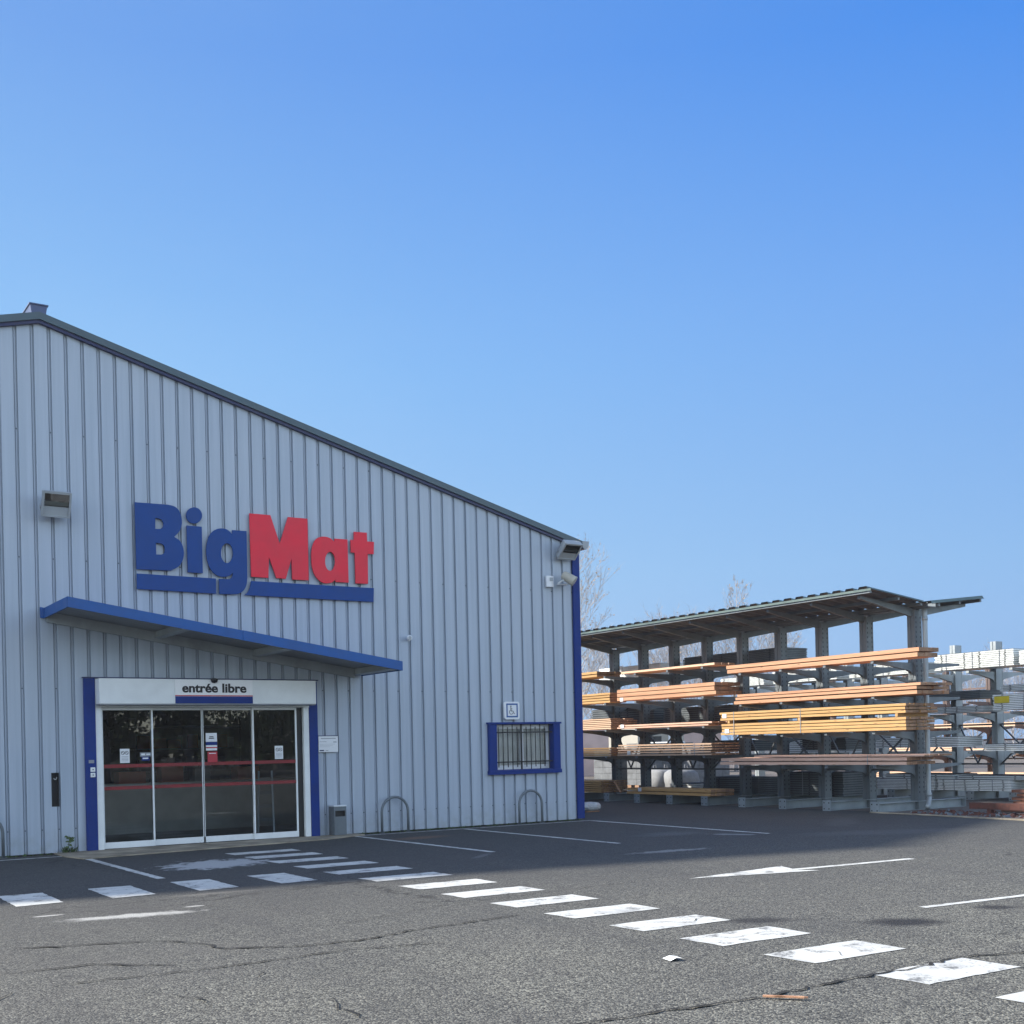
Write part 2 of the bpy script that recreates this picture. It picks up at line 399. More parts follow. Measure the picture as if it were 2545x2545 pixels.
def crack(pts, w_=.016, seed=1, name='asphalt_crack'):
    r = random.Random(seed); P = []
    for i in range(len(pts)-1):
        a, b = Vector((*pts[i], 0)), Vector((*pts[i+1], 0)); k = max(2, int((b-a).length/.06))
        for j in range(k): P.append(a+(b-a)*j/k + Vector((r.gauss(0, .014), r.gauss(0, .014), 0)))
    P.append(Vector((*pts[-1], 0)))
    mb = MB(); L = []
    for i, q in enumerate(P):
        d = (P[min(i+1, len(P)-1)]-P[max(i-1, 0)]); n = Vector((-d.y, d.x, 0)).normalized()
        e = min(1, i/4, (len(P)-1-i)/4); ww = w_*.5*(.15+.85*e)*r.uniform(.25, 1.4)
        L.append((q-n*ww, q+n*ww))
    for (a, b), (c, d) in zip(L, L[1:]):
        mb.quad((a.x,a.y,.009), (c.x,c.y,.009), (d.x,d.y,.009), (b.x,b.y,.009))
    return mb.build(name, M['crack'], ground)
crack([(-12.6,-13.6),(-11.2,-13.85),(-10.41,-14.02),(-9.96,-14.04),(-9.56,-14.09),(-9.21,-14.14),(-8.87,-14.11),(-8.34,-14.1),(-7.8,-14.13),(-7.32,-14.07),(-6.81,-14.22),(-5.5,-14.3)], .028, 1)
crack([(-12.5,-9.16),(-11.94,-9.4),(-11.4,-9.58),(-11.14,-9.98),(-11.12,-10.32),(-10.62,-10.6),(-10.09,-10.68),(-9.58,-10.5),(-8.89,-10.41),(-8.36,-10.34)], .032, 2)
crack([(-12.71,-10.34),(-12.09,-10.34),(-11.55,-10.86)], .022, 3)
crack([(-12.58,-10.98),(-11.95,-11.04),(-11.15,-11.07),(-10.36,-11.01),(-9.68,-11.2)], .024, 4)
crack([(-12.95,-11.3),(-12.76,-11.05)], .03, 5); crack([(-11.22,-11.34),(-11.32,-11.68)], .018, 6)
crack([(-11.97,-11.76),(-11.86,-12.1),(-11.88,-12.36)], .016, 7); crack([(-11.22,-12.5),(-11.31,-12.83),(-11.29,-13.3)], .014, 8)
crack([(-10.0,-9.8),(-9.2,-9.55),(-8.5,-9.3),(-7.3,-9.2),(-5.9,-9.1)], .010, 9)
crack([(-7.95,-11.36),(-7.6,-11.7),(-7.3,-11.5)], .010, 10); crack([(-7.9,-13.14),(-7.75,-13.4),(-7.95,-13.62)], .012, 11)
crack([(-8.1,-12.3),(-7.8,-12.5),(-7.5,-12.45),(-7.35,-12.7)], .009, 12)

slab = MB().prism([(-10.12,.0),(-10.12,-.75),(-10.0,-1.36),(-7.6,-1.02),(-5.9,-.78),(-5.0,-.35),(-5.0,.0)], .003, .022, 'z')
tag(slab.build('entrance_slab', M['concrete']), kind='structure')
# concrete edging where the rack yard begins, and the earth under and behind the racks
tag(MB().obox((4.62,-7.0,.012), (.05,.0,0), (-.32,-3.9,0), (0,0,.012)).build('concrete_edging', M['concrete']), kind='structure')
def dirt():
    t = NT('packed earth and gravel'); p = t.geo()
    n = t.noise(p, 3, 6, .7); v = t.sep(t.voro(p, 26, 'F1', 'Color'))[0]
    c = t.mix(t.ramp(n, [(.3, 0), (.7, 1)]), (.055, .045, .038), (.12, .10, .085))
    c = t.mix(t.math('MULTIPLY', v, .3), c, (.2, .18, .16)); t.col(c); t.rm(.95); t.bump(v, .5, .02); return t.mat
M['dirt'] = dirt()
tag(MB().add([(4.75,-3.75,.006),(4.5,-11,.006),(60,-11,.006),(60,60,.006),(13.0,60,.006),(13.0,9,.006),(5.2,9,.006),(5.2,-3.75,.006)], [tuple(range(8))]).build('gravel_yard', M['dirt']), kind='structure')

# ------------------------------------------------------------------ store building
EAVE = 5.50; RIDGE = 8.20; XR = -10.17; XL = -20.42
def roof_z(x): return EAVE + (RIDGE-EAVE)*(1-abs(x-XR)/abs(XR))
store = thing('store_building', (XR, 6, 0), 'large blue grey ribbed metal store with low gable roof and glass entrance', 'building')

def ribbed_front(x0, x1, y, openings):
    """vertical rib cladding in the plane y, facing -y, cut out round the openings (x0,x1,z0,z1)"""
    P = []
    pitch, ph = .2476, -.12
    k0 = math.floor((x0-ph)/pitch)-1; k1 = math.ceil((x1-ph)/pitch)+1
    for k in range(k0, k1+1):
        c = ph+k*pitch
        P += [(c-.030, 0), (c-.024, -.044), (c-.013, -.044), (c-.009, -.028), (c+.009, -.028), (c+.013, -.044), (c+.024, -.044), (c+.030, 0)]
    P = [q for q in P if x0 < q[0] < x1]
    def h(x):
        u = ((x-ph+pitch/2) % pitch)-pitch/2
        return -.028 if abs(u) < .026 else 0
    for o_ in openings:
        for xe in o_[:2]: P.append((xe, h(xe)))
    P += [(x0, h(x0)), (x1, h(x1)), (XR, h(XR))] if x0 < XR < x1 else [(x0, h(x0)), (x1, h(x1))]
    P.sort(); mb = MB()
    for (xa, ha), (xb, hb) in zip(P, P[1:]):
        if xb-xa < 1e-5: continue
        xm = (xa+xb)/2; segs = []
        lo = 0.02
        for o_ in sorted(openings, key=lambda q: q[2]):
            if o_[0] < xm < o_[1]:
                if o_[2] > lo: segs.append((lo, o_[2]))
                lo = o_[3]
        segs.append((lo, None))
        for za, zb in segs:
            mb.quad((xa, y-ha, za), (xb, y-hb, za), (xb, y-hb, zb if zb else roof_z(xb)), (xa, y-ha, zb if zb else roof_z(xa)))
    # fixing screws on the ribs
    for k in range(k0, k1+1):
        c = ph+k*pitch
        if not x0+.05 < c < x1-.05: continue
        for z in (.38, 2.55+.03*(k%2), 4.55, 6.5):
            if k % 2 == 0 or z < 1:
                if z > roof_z(c)-.2 or any(o_[0]-.05 < c < o_[1]+.05 and o_[2]-.05 < z < o_[3]+.05 for o_ in openings): continue
                mb.box(c-.007, c+.007, y+.018, y+.0275, z-.007, z+.007, 1)
    return mb
DOOR = (-9.63, -5.71, .0, 2.70); WIN = (-2.12, -.62, 1.04, 1.93); NICHE = (-10.122, -10.026, .74, 1.245)
front = ribbed_front(XL, 0, 0, [DOOR, WIN, NICHE]).build('front_wall', [M['clad'], M['hole']], store, fix=False)
# side walls, ribbed too
side = MB()
for xx, sgn in ((0, 1), (XL, -1)):
    y = 0.0
    while y < 24:
        for ya, yb, ha, hb in ((y, y+.106, 0, 0), (y+.106, y+.12, 0, .028), (y+.12, y+.14, .028, .028), (y+.14, y+.154, .028, 0), (y+.154, y+.2476, 0, 0)):
            side.quad((xx+sgn*ha, ya, .02), (xx+sgn*hb, yb, .02), (xx+sgn*hb, yb, EAVE), (xx+sgn*ha, ya, EAVE))
        y += .2476
side.build('side_wall', M['clad'], store, fix=False)
MB().add([(XL, 24.02, 0), (0, 24.02, 0), (0, 24.02, EAVE), (XR, 24.02, RIDGE), (XL, 24.02, EAVE)], [(0,1,2,3,4)]).build('back_wall', M['clad'], store)
rf = MB()
for sx, x1 in ((1, .07), (-1, XL-.07)):
    n = 60
    rf.obox(((XR+x1)/2, 11.97, (RIDGE+roof_z(x1))/2+.055), ((x1-XR)/2, 0, (roof_z(x1)-RIDGE)/2), (0, 12.03, 0), (0, 0, .03))
roof = rf.build('roof', M['green_roof'], store)
rc = MB()
rc.prism([(XR-.10, RIDGE+.06), (XR+.10, RIDGE+.06), (XR+.125, RIDGE+.22), (XR-.125, RIDGE+.22)], -.05, 24.0, 'y')
rc.box(XR-.14, XR+.14, -.07, 24.0, RIDGE+.22, RIDGE+.237)
rc.build('ridge_vent', M['cap'], roof)
vt = MB(); vb = MB()
for x1 in (.10, XL-.10):
    a, b = Vector((XR, 0, RIDGE+.03)), Vector((x1, 0, roof_z(x1)+.03))
    vt.add([(a.x,-.10,a.z-.035),(b.x,-.10,b.z-.035),(b.x,-.10,b.z+.075),(a.x,-.10,a.z+.075),(a.x,.02,a.z-.035),(b.x,.02,b.z-.035),(b.x,.02,b.z+.075),(a.x,.02,a.z+.075)],
           [(0,1,2,3),(3,2,6,7),(0,4,5,1),(1,5,6,2),(4,7,6,5)])
    vb.add([(a.x,-.065,a.z-.085),(b.x*.995,-.065,b.z-.085),(b.x*.995,-.065,b.z-.036),(a.x,-.065,a.z-.036),(a.x,.0,a.z-.085),(b.x*.995,.0,b.z-.085),(b.x*.995,.0,b.z-.036),(a.x,.0,a.z-.036)],
           [(0,1,2,3),(0,4,5,1),(4,7,6,5),(1,5,6,2),(3,2,6,7)])
vt.build('verge_trim', M['trim_green'], store); vb.build('verge_underflashing', M['blue_dark'], store)
ct = MB(); ct.box(-.125, .035, -.045, 0.0, 0.03, EAVE-.06); ct.box(0.0, .035, 0.0, .13, .03, EAVE-.06)
ct.build('corner_trim', M['blue'], store)
ct = MB(); ct.box(XL-.035, XL+.125, -.045, 0, .03, EAVE-.06); ct.build('corner_trim', M['blue'], store)
gt = MB()
prof = [(.085, 5.58), (.085, 5.48), (.12, 5.425), (.18, 5.42), (.225, 5.46), (.25, 5.58), (.235, 5.58), (.215, 5.48), (.175, 5.44), (.125, 5.445), (.10, 5.49), (.10, 5.58)]
gt.prism(prof, -.02, 24, 'y'); gt.prism([(.085, 5.58), (.085, 5.48), (.12, 5.425), (.18, 5.42), (.225, 5.46), (.25, 5.58)], -.105, -.0205, 'y')
gt.build('gutter', M['lamp_grey'], store)
# recessed niche
nb = MB(); nx0, nx1, nz0, nz1 = NICHE
nb.box(nx0, nx1, .075, .085, nz0, nz1); nb.box(nx0-.004, nx0, 0, .085, nz0, nz1); nb.box(nx1, nx1+.004, 0, .085, nz0, nz1); nb.box(nx0, nx1, 0, .085, nz1, nz1+.004); nb.box(nx0, nx1, 0, .085, nz0-.004, nz0)
fr = [(nx0-.008, nx0+.003, nz0-.008, nz1+.008), (nx1-.003, nx1+.008, nz0-.008, nz1+.008), (nx0, nx1, nz1-.002, nz1+.008), (nx0, nx1, nz0-.008, nz0+.002)]
niche = nb.build('wall_niche', M['dark_inside'], store)
f2 = MB()
for a_, b_, c_, d_ in fr: f2.box(a_, b_, -.006, 0.0, c_, d_)
f2.build('niche_frame', M['black'], niche)
MB().tube([(-10.085, .05, 1.165), (-10.07, .03, 1.145), (-10.05, .03, 1.155), (-10.04, .05, 1.18)], .006, 8).build('pull_hook', M['white'], niche, smooth=True)

# ---- entrance
glassm = bpy.data.materials.new('door glass'); glassm.use_nodes = True
g_ = glassm.node_tree; g_.nodes.clear()
go = g_.nodes.new('ShaderNodeOutputMaterial'); gm = g_.nodes.new('ShaderNodeMixShader'); gt_ = g_.nodes.new('ShaderNodeBsdfTransparent'); gg = g_.nodes.new('ShaderNodeBsdfGlossy')
fz = g_.nodes.new('ShaderNodeFresnel'); fz.inputs[0].default_value = 1.62
gg.inputs['Roughness'].default_value = .01; gt_.inputs[0].default_value = (.50, .54, .54, 1); gg.inputs[0].default_value = (.95, .97, 1, 1)
g_.links.new(fz.outputs[0], gm.inputs[0]); g_.links.new(gt_.outputs[0], gm.inputs[1]); g_.links.new(gg.outputs[0], gm.inputs[2]); g_.links.new(gm.outputs[0], go.inputs[0])

MB().box(-9.63, -9.462, -.06, .22, 0.023, 2.712).build('door_jamb', M['blue'], store, bevel=.003)
jb = MB(); jb.box(-5.865, -5.71, -.06, .22, .023, 2.29); jb.box(-5.830, -5.712, -.055, .22, 2.29, 2.70)
jb.build('door_jamb', M['blue'], store, bevel=.003)
MB().box(-9.645, -5.69, -.075, .22, 2.714, 2.732).build('door_lintel', M['blue_dark'], store)
MB().box(-9.46, -9.365, -.045, .16, .023, 2.30).build('door_post', M['white'], store, bevel=.003)
jw = MB(); jw.box(-5.965, -5.868, -.045, .16, .023, 2.30)
jw.build('door_post', M['white'], store, bevel=.003)
MB().box(-9.46, -5.868, -.06, .16, 2.255, 2.299).build('door_track', M['alu'], store)
MB().box(-6.075, -5.968, .03, .10, .023, 2.252).build('door_seal', M['black'], store)
hd = MB(); hd.box(-9.457, -5.838, -.30, -.002, 2.303, 2.70)
header = hd.build('door_header', M['white'], store, bevel=.006)
MB().box(-9.45, -5.845, -.29, -.01, 2.285, 2.3025).build('header_underside', M['soffit'], header)
panels = [(-9.36, -8.545, .02), (-8.575, -7.70, .065), (-7.735, -6.84, .065), (-6.87, -6.07, .02)]
for i, (a, b, y) in enumerate(panels):
    mb = MB(); fw = .026
    mb.box(a, a+fw, y, y+.04, .125, 2.25); mb.box(b-fw, b, y, y+.04, .125, 2.25)
    mb.box(a, b, y-.002, y+.042, .028, .125); mb.box(a+fw, b-fw, y, y+.04, 2.215, 2.25)
    pn = mb.build('sliding_door', M['white'], store, bevel=.002)
    MB().quad((a+fw, y+.02, .125), (b-fw, y+.02, .125), (b-fw, y+.02, 2.215), (a+fw, y+.02, 2.215)).build('glass_pane', glassm, pn)
    tp = MB()
    for z in (1.30, .95): tp.quad((a+fw, y+.0175, z), (b-fw, y+.0175, z), (b-fw, y+.0175, z+.055), (a+fw, y+.0175, z+.055))
    tp.build('safety_band', M['red_tape'], pn)
    def sticker(x0, x1, z0, z1, mat, name='notice'):
        return MB().box(x0, x1, y+.012, y+.0155, z0, z1).build(name, mat, pn)
    def bars(rows, mat, name='notice_print'):
        q = MB()
        for x0, x1, z0, z1 in rows: q.box(x0, x1, y+.0095, y+.0118, z0, z1)
        q.build(name, mat, pn)
    if i == 0 or i == 3:
        xs = -9.075 if i == 0 else -6.475
        sticker(xs, xs+.15, 1.375, 1.60, M['white_plain'])
        q = MB()
        for cx in (xs+.045, xs+.105):
            q.tube([(cx+.026*math.cos(t), y+.0105, 1.535+.026*math.sin(t)) for t in [k*math.pi/8 for k in range(17)]], .0035, 5)
            q.bar((cx-.02, y+.0105, 1.555), (cx+.02, y+.0105, 1.515), .005, .005)
        q.build('notice_symbol', M['text'], pn)
        bars([(xs+.02, xs+.13, 1.47-.022*k, 1.477-.022*k) for k in range(4)], M['grey_print'])
    if i == 0:
        sticker(-8.76, -8.575, 1.47, 1.535, M['grey_print']); sticker(-8.735, -8.61, 1.405, 1.468, M['blue'])
        bars([(-8.74, -8.68, 1.49, 1.52), (-8.66, -8.60, 1.495, 1.515), (-8.72, -8.63, 1.43, 1.452)], M['white_plain'])
    if i == 2:
        x0 = -7.66
        sticker(x0, x0+.19, 1.69, 1.835, M['white_plain']); bars([(x0+.06, x0+.13, 1.765, 1.78), (x0+.05, x0+.14, 1.74, 1.755)], M['text'])
        sticker(x0, x0+.19, 1.635, 1.686, M['blue']); sticker(x0, x0+.19, 1.545, 1.632, M['white_plain']); bars([(x0, x0+.19, 1.583, 1.603)], M['red'])
        sticker(x0+.025, x0+.19, 1.35, 1.525, M['red']); bars([(x0+.05, x0+.165, 1.49, 1.503)], M['white_plain'])
# key switches on the jamb
for z in (1.25, 1.165):
    k = MB().box(-9.56, -9.488, -.082, -.061, z, z+.07).build('key_switch', M['white'], store, bevel=.006)
    MB().tube([(-9.524, -.0825, z+.036), (-9.524, -.088, z+.036)], .009, 10).build('key_hole', M['black'], k)
MB().box(-9.582, -9.50, -.066, -.0605, 1.385, 1.435).build('jamb_sticker', M['grey_print'], store)

# ---- window
wb = MB()
wb.box(-2.20, -2.03, -.07, .0, 1.04, 1.93); wb.box(-.70, -.545, -.07, .0, 1.04, 1.93); wb.box(-2.225, -.52, -.085, .0, 1.931, 1.965); wb.box(-2.215, -.53, -.085, 0, .965, 1.039)
wb.box(-2.12, -2.03, .001, .20, 1.04, 1.93); wb.box(-.70, -.62, .001, .20, 1.04, 1.93); wb.box(-2.029, -.701, .001, .20, 1.04, 1.055); wb.box(-2.029, -.701, .001, .2, 1.92, 1.93)
win = wb.build('window', M['blue'], store)
clear = glassm.copy(); clear.name = 'clear window glass'
for n_ in clear.node_tree.nodes:
    if n_.type == 'BSDF_TRANSPARENT': n_.inputs[0].default_value = (.95, .96, .96, 1)
wf = MB()
def frame(mb, x0, x1, z0, z1, y0, y1, t_):
    mb.box(x0, x0+t_, y0, y1, z0, z1); mb.box(x1-t_, x1, y0, y1, z0, z1); mb.box(x0+t_, x1-t_, y0, y1, z0, z0+t_); mb.box(x0+t_, x1-t_, y0, y1, z1-t_, z1)
frame(wf, -2.028, -.702, 1.056, 1.919, .10, .15, .035)
frame(wf, -1.992, -1.34, 1.092, 1.883, .105, .145, .045); frame(wf, -1.37, -.738, 1.092, 1.883, .085, .104, .045)
wf.build('window_frame', M['white_plain'], win)
for a, b, y in ((-1.947, -1.385, .125), (-1.325, -.783, .095)):
    MB().quad((a, y, 1.137), (b, y, 1.137), (b, y, 1.838), (a, y, 1.838)).build('pane', clear, win)
cu = MB(); r_ = random.Random(7); xx = -1.98; N = 90; pts = []
for k in range(N+1):
    x = -1.99+k*(1.26/N); pts.append((x, .185+.016*math.sin(k*1.35)+.008*math.sin(k*.6+1)))
for (xa, ya), (xb, yb) in zip(pts, pts[1:]): cu.quad((xa, ya, 1.07), (xb, yb, 1.07), (xb, yb, 1.9), (xa, ya, 1.9))
M['curtain'] = painted('grey white curtain', (.80, .80, .78), .9, var=.1)
cu.build('curtain', M['curtain'], win, smooth=True)
gb = MB()
for z in (1.20, 1.77): gb.box(-2.029, -.701, -.012, .002, z-.012, z+.012)
for k in range(12):
    x = -1.965+k*.1075; lo, hi = (1.10, 1.875) if k % 2 == 0 else (1.056, 1.919)
    gb.box(x-.009, x+.009, -.020, -.0125, lo, hi)
gb.box(-1.43, -1.40, .02, .03, 1.056, 1.919)
gb.build('security_grille', M['black'], win)

# ---- canopy over the entrance
def cz(x): return 3.63-(x+10.2)*.1525
cx0, cx1, cy = -10.19, -4.83, -1.56
cp = MB()
def slab_(mb, xa, xb, ya, yb, lo, hi, m=0):
    mb.add([(xa,ya,cz(xa)+lo),(xb,ya,cz(xb)+lo),(xb,yb,cz(xb)+lo),(xa,yb,cz(xa)+lo),(xa,ya,cz(xa)+hi),(xb,ya,cz(xb)+hi),(xb,yb,cz(xb)+hi),(xa,yb,cz(xa)+hi)],
           [(0,3,2,1),(4,5,6,7),(0,1,5,4),(1,2,6,5),(2,3,7,6),(3,0,4,7)], m)
slab_(cp, cx0+.02, cx1-.02, cy+.02, -.03, .105, .135)
canopy = cp.build('entrance_canopy', M['soffit'], store)
fa = MB(); slab_(fa, cx0, -7.60, cy-.012, cy+.012, -.0, .15); slab_(fa, -7.597, cx1, cy-.016, cy+.012, -.002, .152)
slab_(fa, cx0-.004, cx0+.018, cy+.012, -.03, 0, .15); slab_(fa, cx1-.018, cx1+.004, cy+.012, -.03, 0, .15)
slab_(fa, cx0, cx1, cy+.012, -.03, .136, .152); slab_(fa, cx0-.06, cx0-.004, -.075, -.03, -.01, .152)
fa.build('canopy_fascia', M['fascia'], canopy)
bm_ = MB(); slab_(bm_, cx0+.03, cx1-.15, -.075, -.031, -.06, .10)
bm_.build('wall_beam', M['galv_light'], canopy)
for xb in (-8.50, -6.86, -4.99):
    q = MB(); slab_(q, xb, xb+.05, cy+.04, -.076, .0, .104); slab_(q, xb-.03, xb+.08, cy+.04, -.076, -.006, -.001); q.build('canopy_bracket', M['galv_light'], canopy)

# ---- shop interior behind the glass
it = MB()
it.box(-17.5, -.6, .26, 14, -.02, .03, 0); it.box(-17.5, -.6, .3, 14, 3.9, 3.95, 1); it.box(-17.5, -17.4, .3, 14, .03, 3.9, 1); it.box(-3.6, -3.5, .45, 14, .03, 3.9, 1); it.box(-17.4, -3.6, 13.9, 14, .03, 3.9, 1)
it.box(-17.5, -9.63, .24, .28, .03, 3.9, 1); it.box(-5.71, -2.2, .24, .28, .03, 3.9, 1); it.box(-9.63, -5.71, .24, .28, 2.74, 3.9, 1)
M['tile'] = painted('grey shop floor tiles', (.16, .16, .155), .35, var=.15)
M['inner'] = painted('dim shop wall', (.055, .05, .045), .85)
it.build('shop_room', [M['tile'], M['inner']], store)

LETTERS = {
 'B': [
  [(-8.778,5.527),(-8.244,5.537),(-8.215,5.533),(-8.186,5.529),(-8.157,5.524),(-8.132,5.514),(-8.109,5.499),(-8.088,5.481),(-8.070,5.459),(-8.055,5.432),(-8.043,5.398),(-8.034,5.358),(-8.028,5.316),(-8.027,5.277),(-8.029,5.241),(-8.036,5.206),(-8.047,5.172),(-8.061,5.140),(-8.081,5.110),(-8.106,5.081),(-8.133,5.053),(-8.159,5.025),(-8.133,5.010),(-8.107,4.996),(-8.082,4.981),(-8.061,4.961),(-8.044,4.935),(-8.030,4.906),(-8.019,4.874),(-8.012,4.841),(-8.007,4.806),(-8.006,4.769),(-8.008,4.732),(-8.015,4.695),(-8.026,4.660),(-8.042,4.624),(-8.062,4.591),(-8.086,4.561),(-8.116,4.536),(-8.150,4.515),(-8.187,4.496),(-8.223,4.476),(-8.775,4.463)],
  [(-8.460,5.307),(-8.416,5.308),(-8.400,5.304),(-8.383,5.300),(-8.367,5.295),(-8.354,5.287),(-8.344,5.274),(-8.335,5.258),(-8.328,5.241),(-8.324,5.225),(-8.325,5.210),(-8.328,5.195),(-8.333,5.181),(-8.339,5.168),(-8.347,5.158),(-8.356,5.149),(-8.366,5.142),(-8.375,5.137),(-8.384,5.133),(-8.392,5.131),(-8.401,5.131),(-8.409,5.129),(-8.464,5.129)],
  [(-8.458,4.904),(-8.398,4.909),(-8.382,4.903),(-8.365,4.899),(-8.350,4.893),(-8.337,4.884),(-8.326,4.871),(-8.318,4.854),(-8.312,4.837),(-8.309,4.820),(-8.309,4.803),(-8.312,4.786),(-8.316,4.770),(-8.322,4.756),(-8.329,4.746),(-8.337,4.737),(-8.346,4.731),(-8.356,4.725),(-8.365,4.722),(-8.376,4.720),(-8.386,4.719),(-8.396,4.718),(-8.458,4.716)],
 ],
 'i': [
  [(-7.946,5.226),(-7.698,5.226),(-7.697,4.466),(-7.943,4.464)],
 ],
 'i_dot': [
  [(-7.687,5.415),(-7.691,5.385),(-7.701,5.356),(-7.718,5.330),(-7.739,5.308),(-7.764,5.290),(-7.792,5.278),(-7.821,5.272),(-7.850,5.273),(-7.878,5.280),(-7.902,5.294),(-7.922,5.313),(-7.937,5.336),(-7.946,5.363),(-7.949,5.392),(-7.945,5.421),(-7.935,5.449),(-7.919,5.476),(-7.898,5.498),(-7.872,5.516),(-7.845,5.528),(-7.815,5.534),(-7.786,5.534),(-7.759,5.526),(-7.734,5.513),(-7.714,5.494),(-7.699,5.471),(-7.690,5.444)],
 ],
 'g': [
  [(-7.173,5.212),(-6.929,5.216),(-6.933,4.434),(-6.937,4.405),(-6.940,4.375),(-6.944,4.345),(-6.950,4.318),(-6.959,4.292),(-6.970,4.267),(-6.983,4.244),(-6.998,4.223),(-7.017,4.205),(-7.038,4.188),(-7.061,4.174),(-7.083,4.163),(-7.107,4.156),(-7.131,4.151),(-7.155,4.148),(-7.179,4.144),(-7.421,4.141),(-7.420,4.383),(-7.245,4.388),(-7.231,4.397),(-7.218,4.405),(-7.205,4.415),(-7.194,4.428),(-7.187,4.446),(-7.183,4.467),(-7.179,4.490),(-7.176,4.512),(-7.186,4.500),(-7.196,4.489),(-7.207,4.478),(-7.219,4.468),(-7.233,4.459),(-7.247,4.450),(-7.262,4.443),(-7.279,4.437),(-7.298,4.432),(-7.319,4.428),(-7.340,4.425),(-7.362,4.425),(-7.385,4.426),(-7.408,4.429),(-7.432,4.435),(-7.456,4.444),(-7.479,4.459),(-7.504,4.477),(-7.527,4.498),(-7.547,4.523),(-7.565,4.551),(-7.582,4.583),(-7.596,4.618),(-7.607,4.655),(-7.616,4.696),(-7.621,4.739),(-7.625,4.783),(-7.626,4.824),(-7.626,4.861),(-7.622,4.896),(-7.618,4.929),(-7.612,4.961),(-7.605,4.991),(-7.597,5.020),(-7.588,5.047),(-7.577,5.073),(-7.563,5.097),(-7.549,5.120),(-7.532,5.141),(-7.514,5.159),(-7.494,5.176),(-7.472,5.190),(-7.449,5.202),(-7.426,5.212),(-7.403,5.219),(-7.379,5.224),(-7.355,5.226),(-7.332,5.227),(-7.310,5.225),(-7.289,5.221),(-7.269,5.215),(-7.250,5.206),(-7.230,5.192),(-7.212,5.174),(-7.194,5.155),(-7.175,5.136)],
  [(-7.168,4.829),(-7.172,4.792),(-7.180,4.756),(-7.194,4.723),(-7.212,4.695),(-7.232,4.674),(-7.255,4.660),(-7.279,4.654),(-7.303,4.657),(-7.325,4.668),(-7.344,4.686),(-7.361,4.712),(-7.373,4.742),(-7.380,4.777),(-7.381,4.814),(-7.378,4.851),(-7.369,4.887),(-7.356,4.920),(-7.338,4.947),(-7.318,4.969),(-7.295,4.983),(-7.271,4.989),(-7.248,4.986),(-7.225,4.976),(-7.205,4.957),(-7.189,4.932),(-7.177,4.901),(-7.170,4.866)],
 ],
 'M': [
  [(-6.866,5.519),(-6.500,5.522),(-6.338,5.040),(-6.176,5.517),(-5.821,5.520),(-5.822,4.457),(-6.124,4.454),(-6.128,4.825),(-6.244,4.459),(-6.414,4.460),(-6.539,4.820),(-6.560,4.456),(-6.860,4.457)],
 ],
 'a': [
  [(-5.313,5.214),(-5.069,5.218),(-5.064,4.460),(-5.315,4.458),(-5.317,4.506),(-5.330,4.491),(-5.343,4.476),(-5.357,4.462),(-5.373,4.450),(-5.394,4.441),(-5.417,4.434),(-5.442,4.429),(-5.465,4.425),(-5.488,4.423),(-5.512,4.423),(-5.534,4.425),(-5.557,4.430),(-5.578,4.438),(-5.600,4.450),(-5.621,4.464),(-5.641,4.480),(-5.660,4.498),(-5.678,4.519),(-5.694,4.542),(-5.708,4.567),(-5.721,4.593),(-5.731,4.622),(-5.740,4.653),(-5.747,4.684),(-5.752,4.715),(-5.756,4.747),(-5.758,4.780),(-5.759,4.814),(-5.759,4.849),(-5.759,4.886),(-5.757,4.922),(-5.753,4.958),(-5.748,4.992),(-5.741,5.025),(-5.732,5.057),(-5.722,5.086),(-5.709,5.113),(-5.696,5.138),(-5.680,5.160),(-5.663,5.179),(-5.643,5.195),(-5.622,5.207),(-5.600,5.217),(-5.576,5.224),(-5.551,5.230),(-5.524,5.233),(-5.497,5.234),(-5.472,5.232),(-5.448,5.229),(-5.424,5.223),(-5.402,5.215),(-5.381,5.206),(-5.363,5.195),(-5.346,5.181),(-5.330,5.167),(-5.314,5.153)],
  [(-5.309,4.818),(-5.313,4.780),(-5.321,4.744),(-5.334,4.711),(-5.350,4.683),(-5.369,4.662),(-5.391,4.648),(-5.413,4.642),(-5.435,4.645),(-5.456,4.656),(-5.474,4.675),(-5.489,4.701),(-5.500,4.732),(-5.507,4.767),(-5.508,4.805),(-5.505,4.842),(-5.497,4.878),(-5.484,4.911),(-5.468,4.939),(-5.448,4.960),(-5.427,4.974),(-5.405,4.980),(-5.383,4.977),(-5.362,4.966),(-5.344,4.948),(-5.328,4.922),(-5.317,4.891),(-5.311,4.855)],
 ],
 't': [
  [(-4.934,5.365),(-4.686,5.368),(-4.684,5.213),(-4.548,5.214),(-4.559,4.999),(-4.676,4.995),(-4.684,4.460),(-4.925,4.456),(-4.927,4.997),(-5.002,4.999),(-5.000,5.218),(-4.935,5.216)],
 ],
 'bar_a': [
  [(-8.770,4.391),(-7.476,4.386),(-7.479,4.140),(-8.773,4.150)],
 ],
 'bar_b': [
  [(-6.862,4.381),(-4.571,4.385),(-4.583,4.143),(-6.976,4.143),(-6.963,4.155),(-6.951,4.166),(-6.938,4.178),(-6.927,4.192),(-6.916,4.207),(-6.906,4.223),(-6.897,4.242),(-6.889,4.263),(-6.881,4.290),(-6.875,4.319),(-6.868,4.350),(-6.862,4.381)],
 ],
}

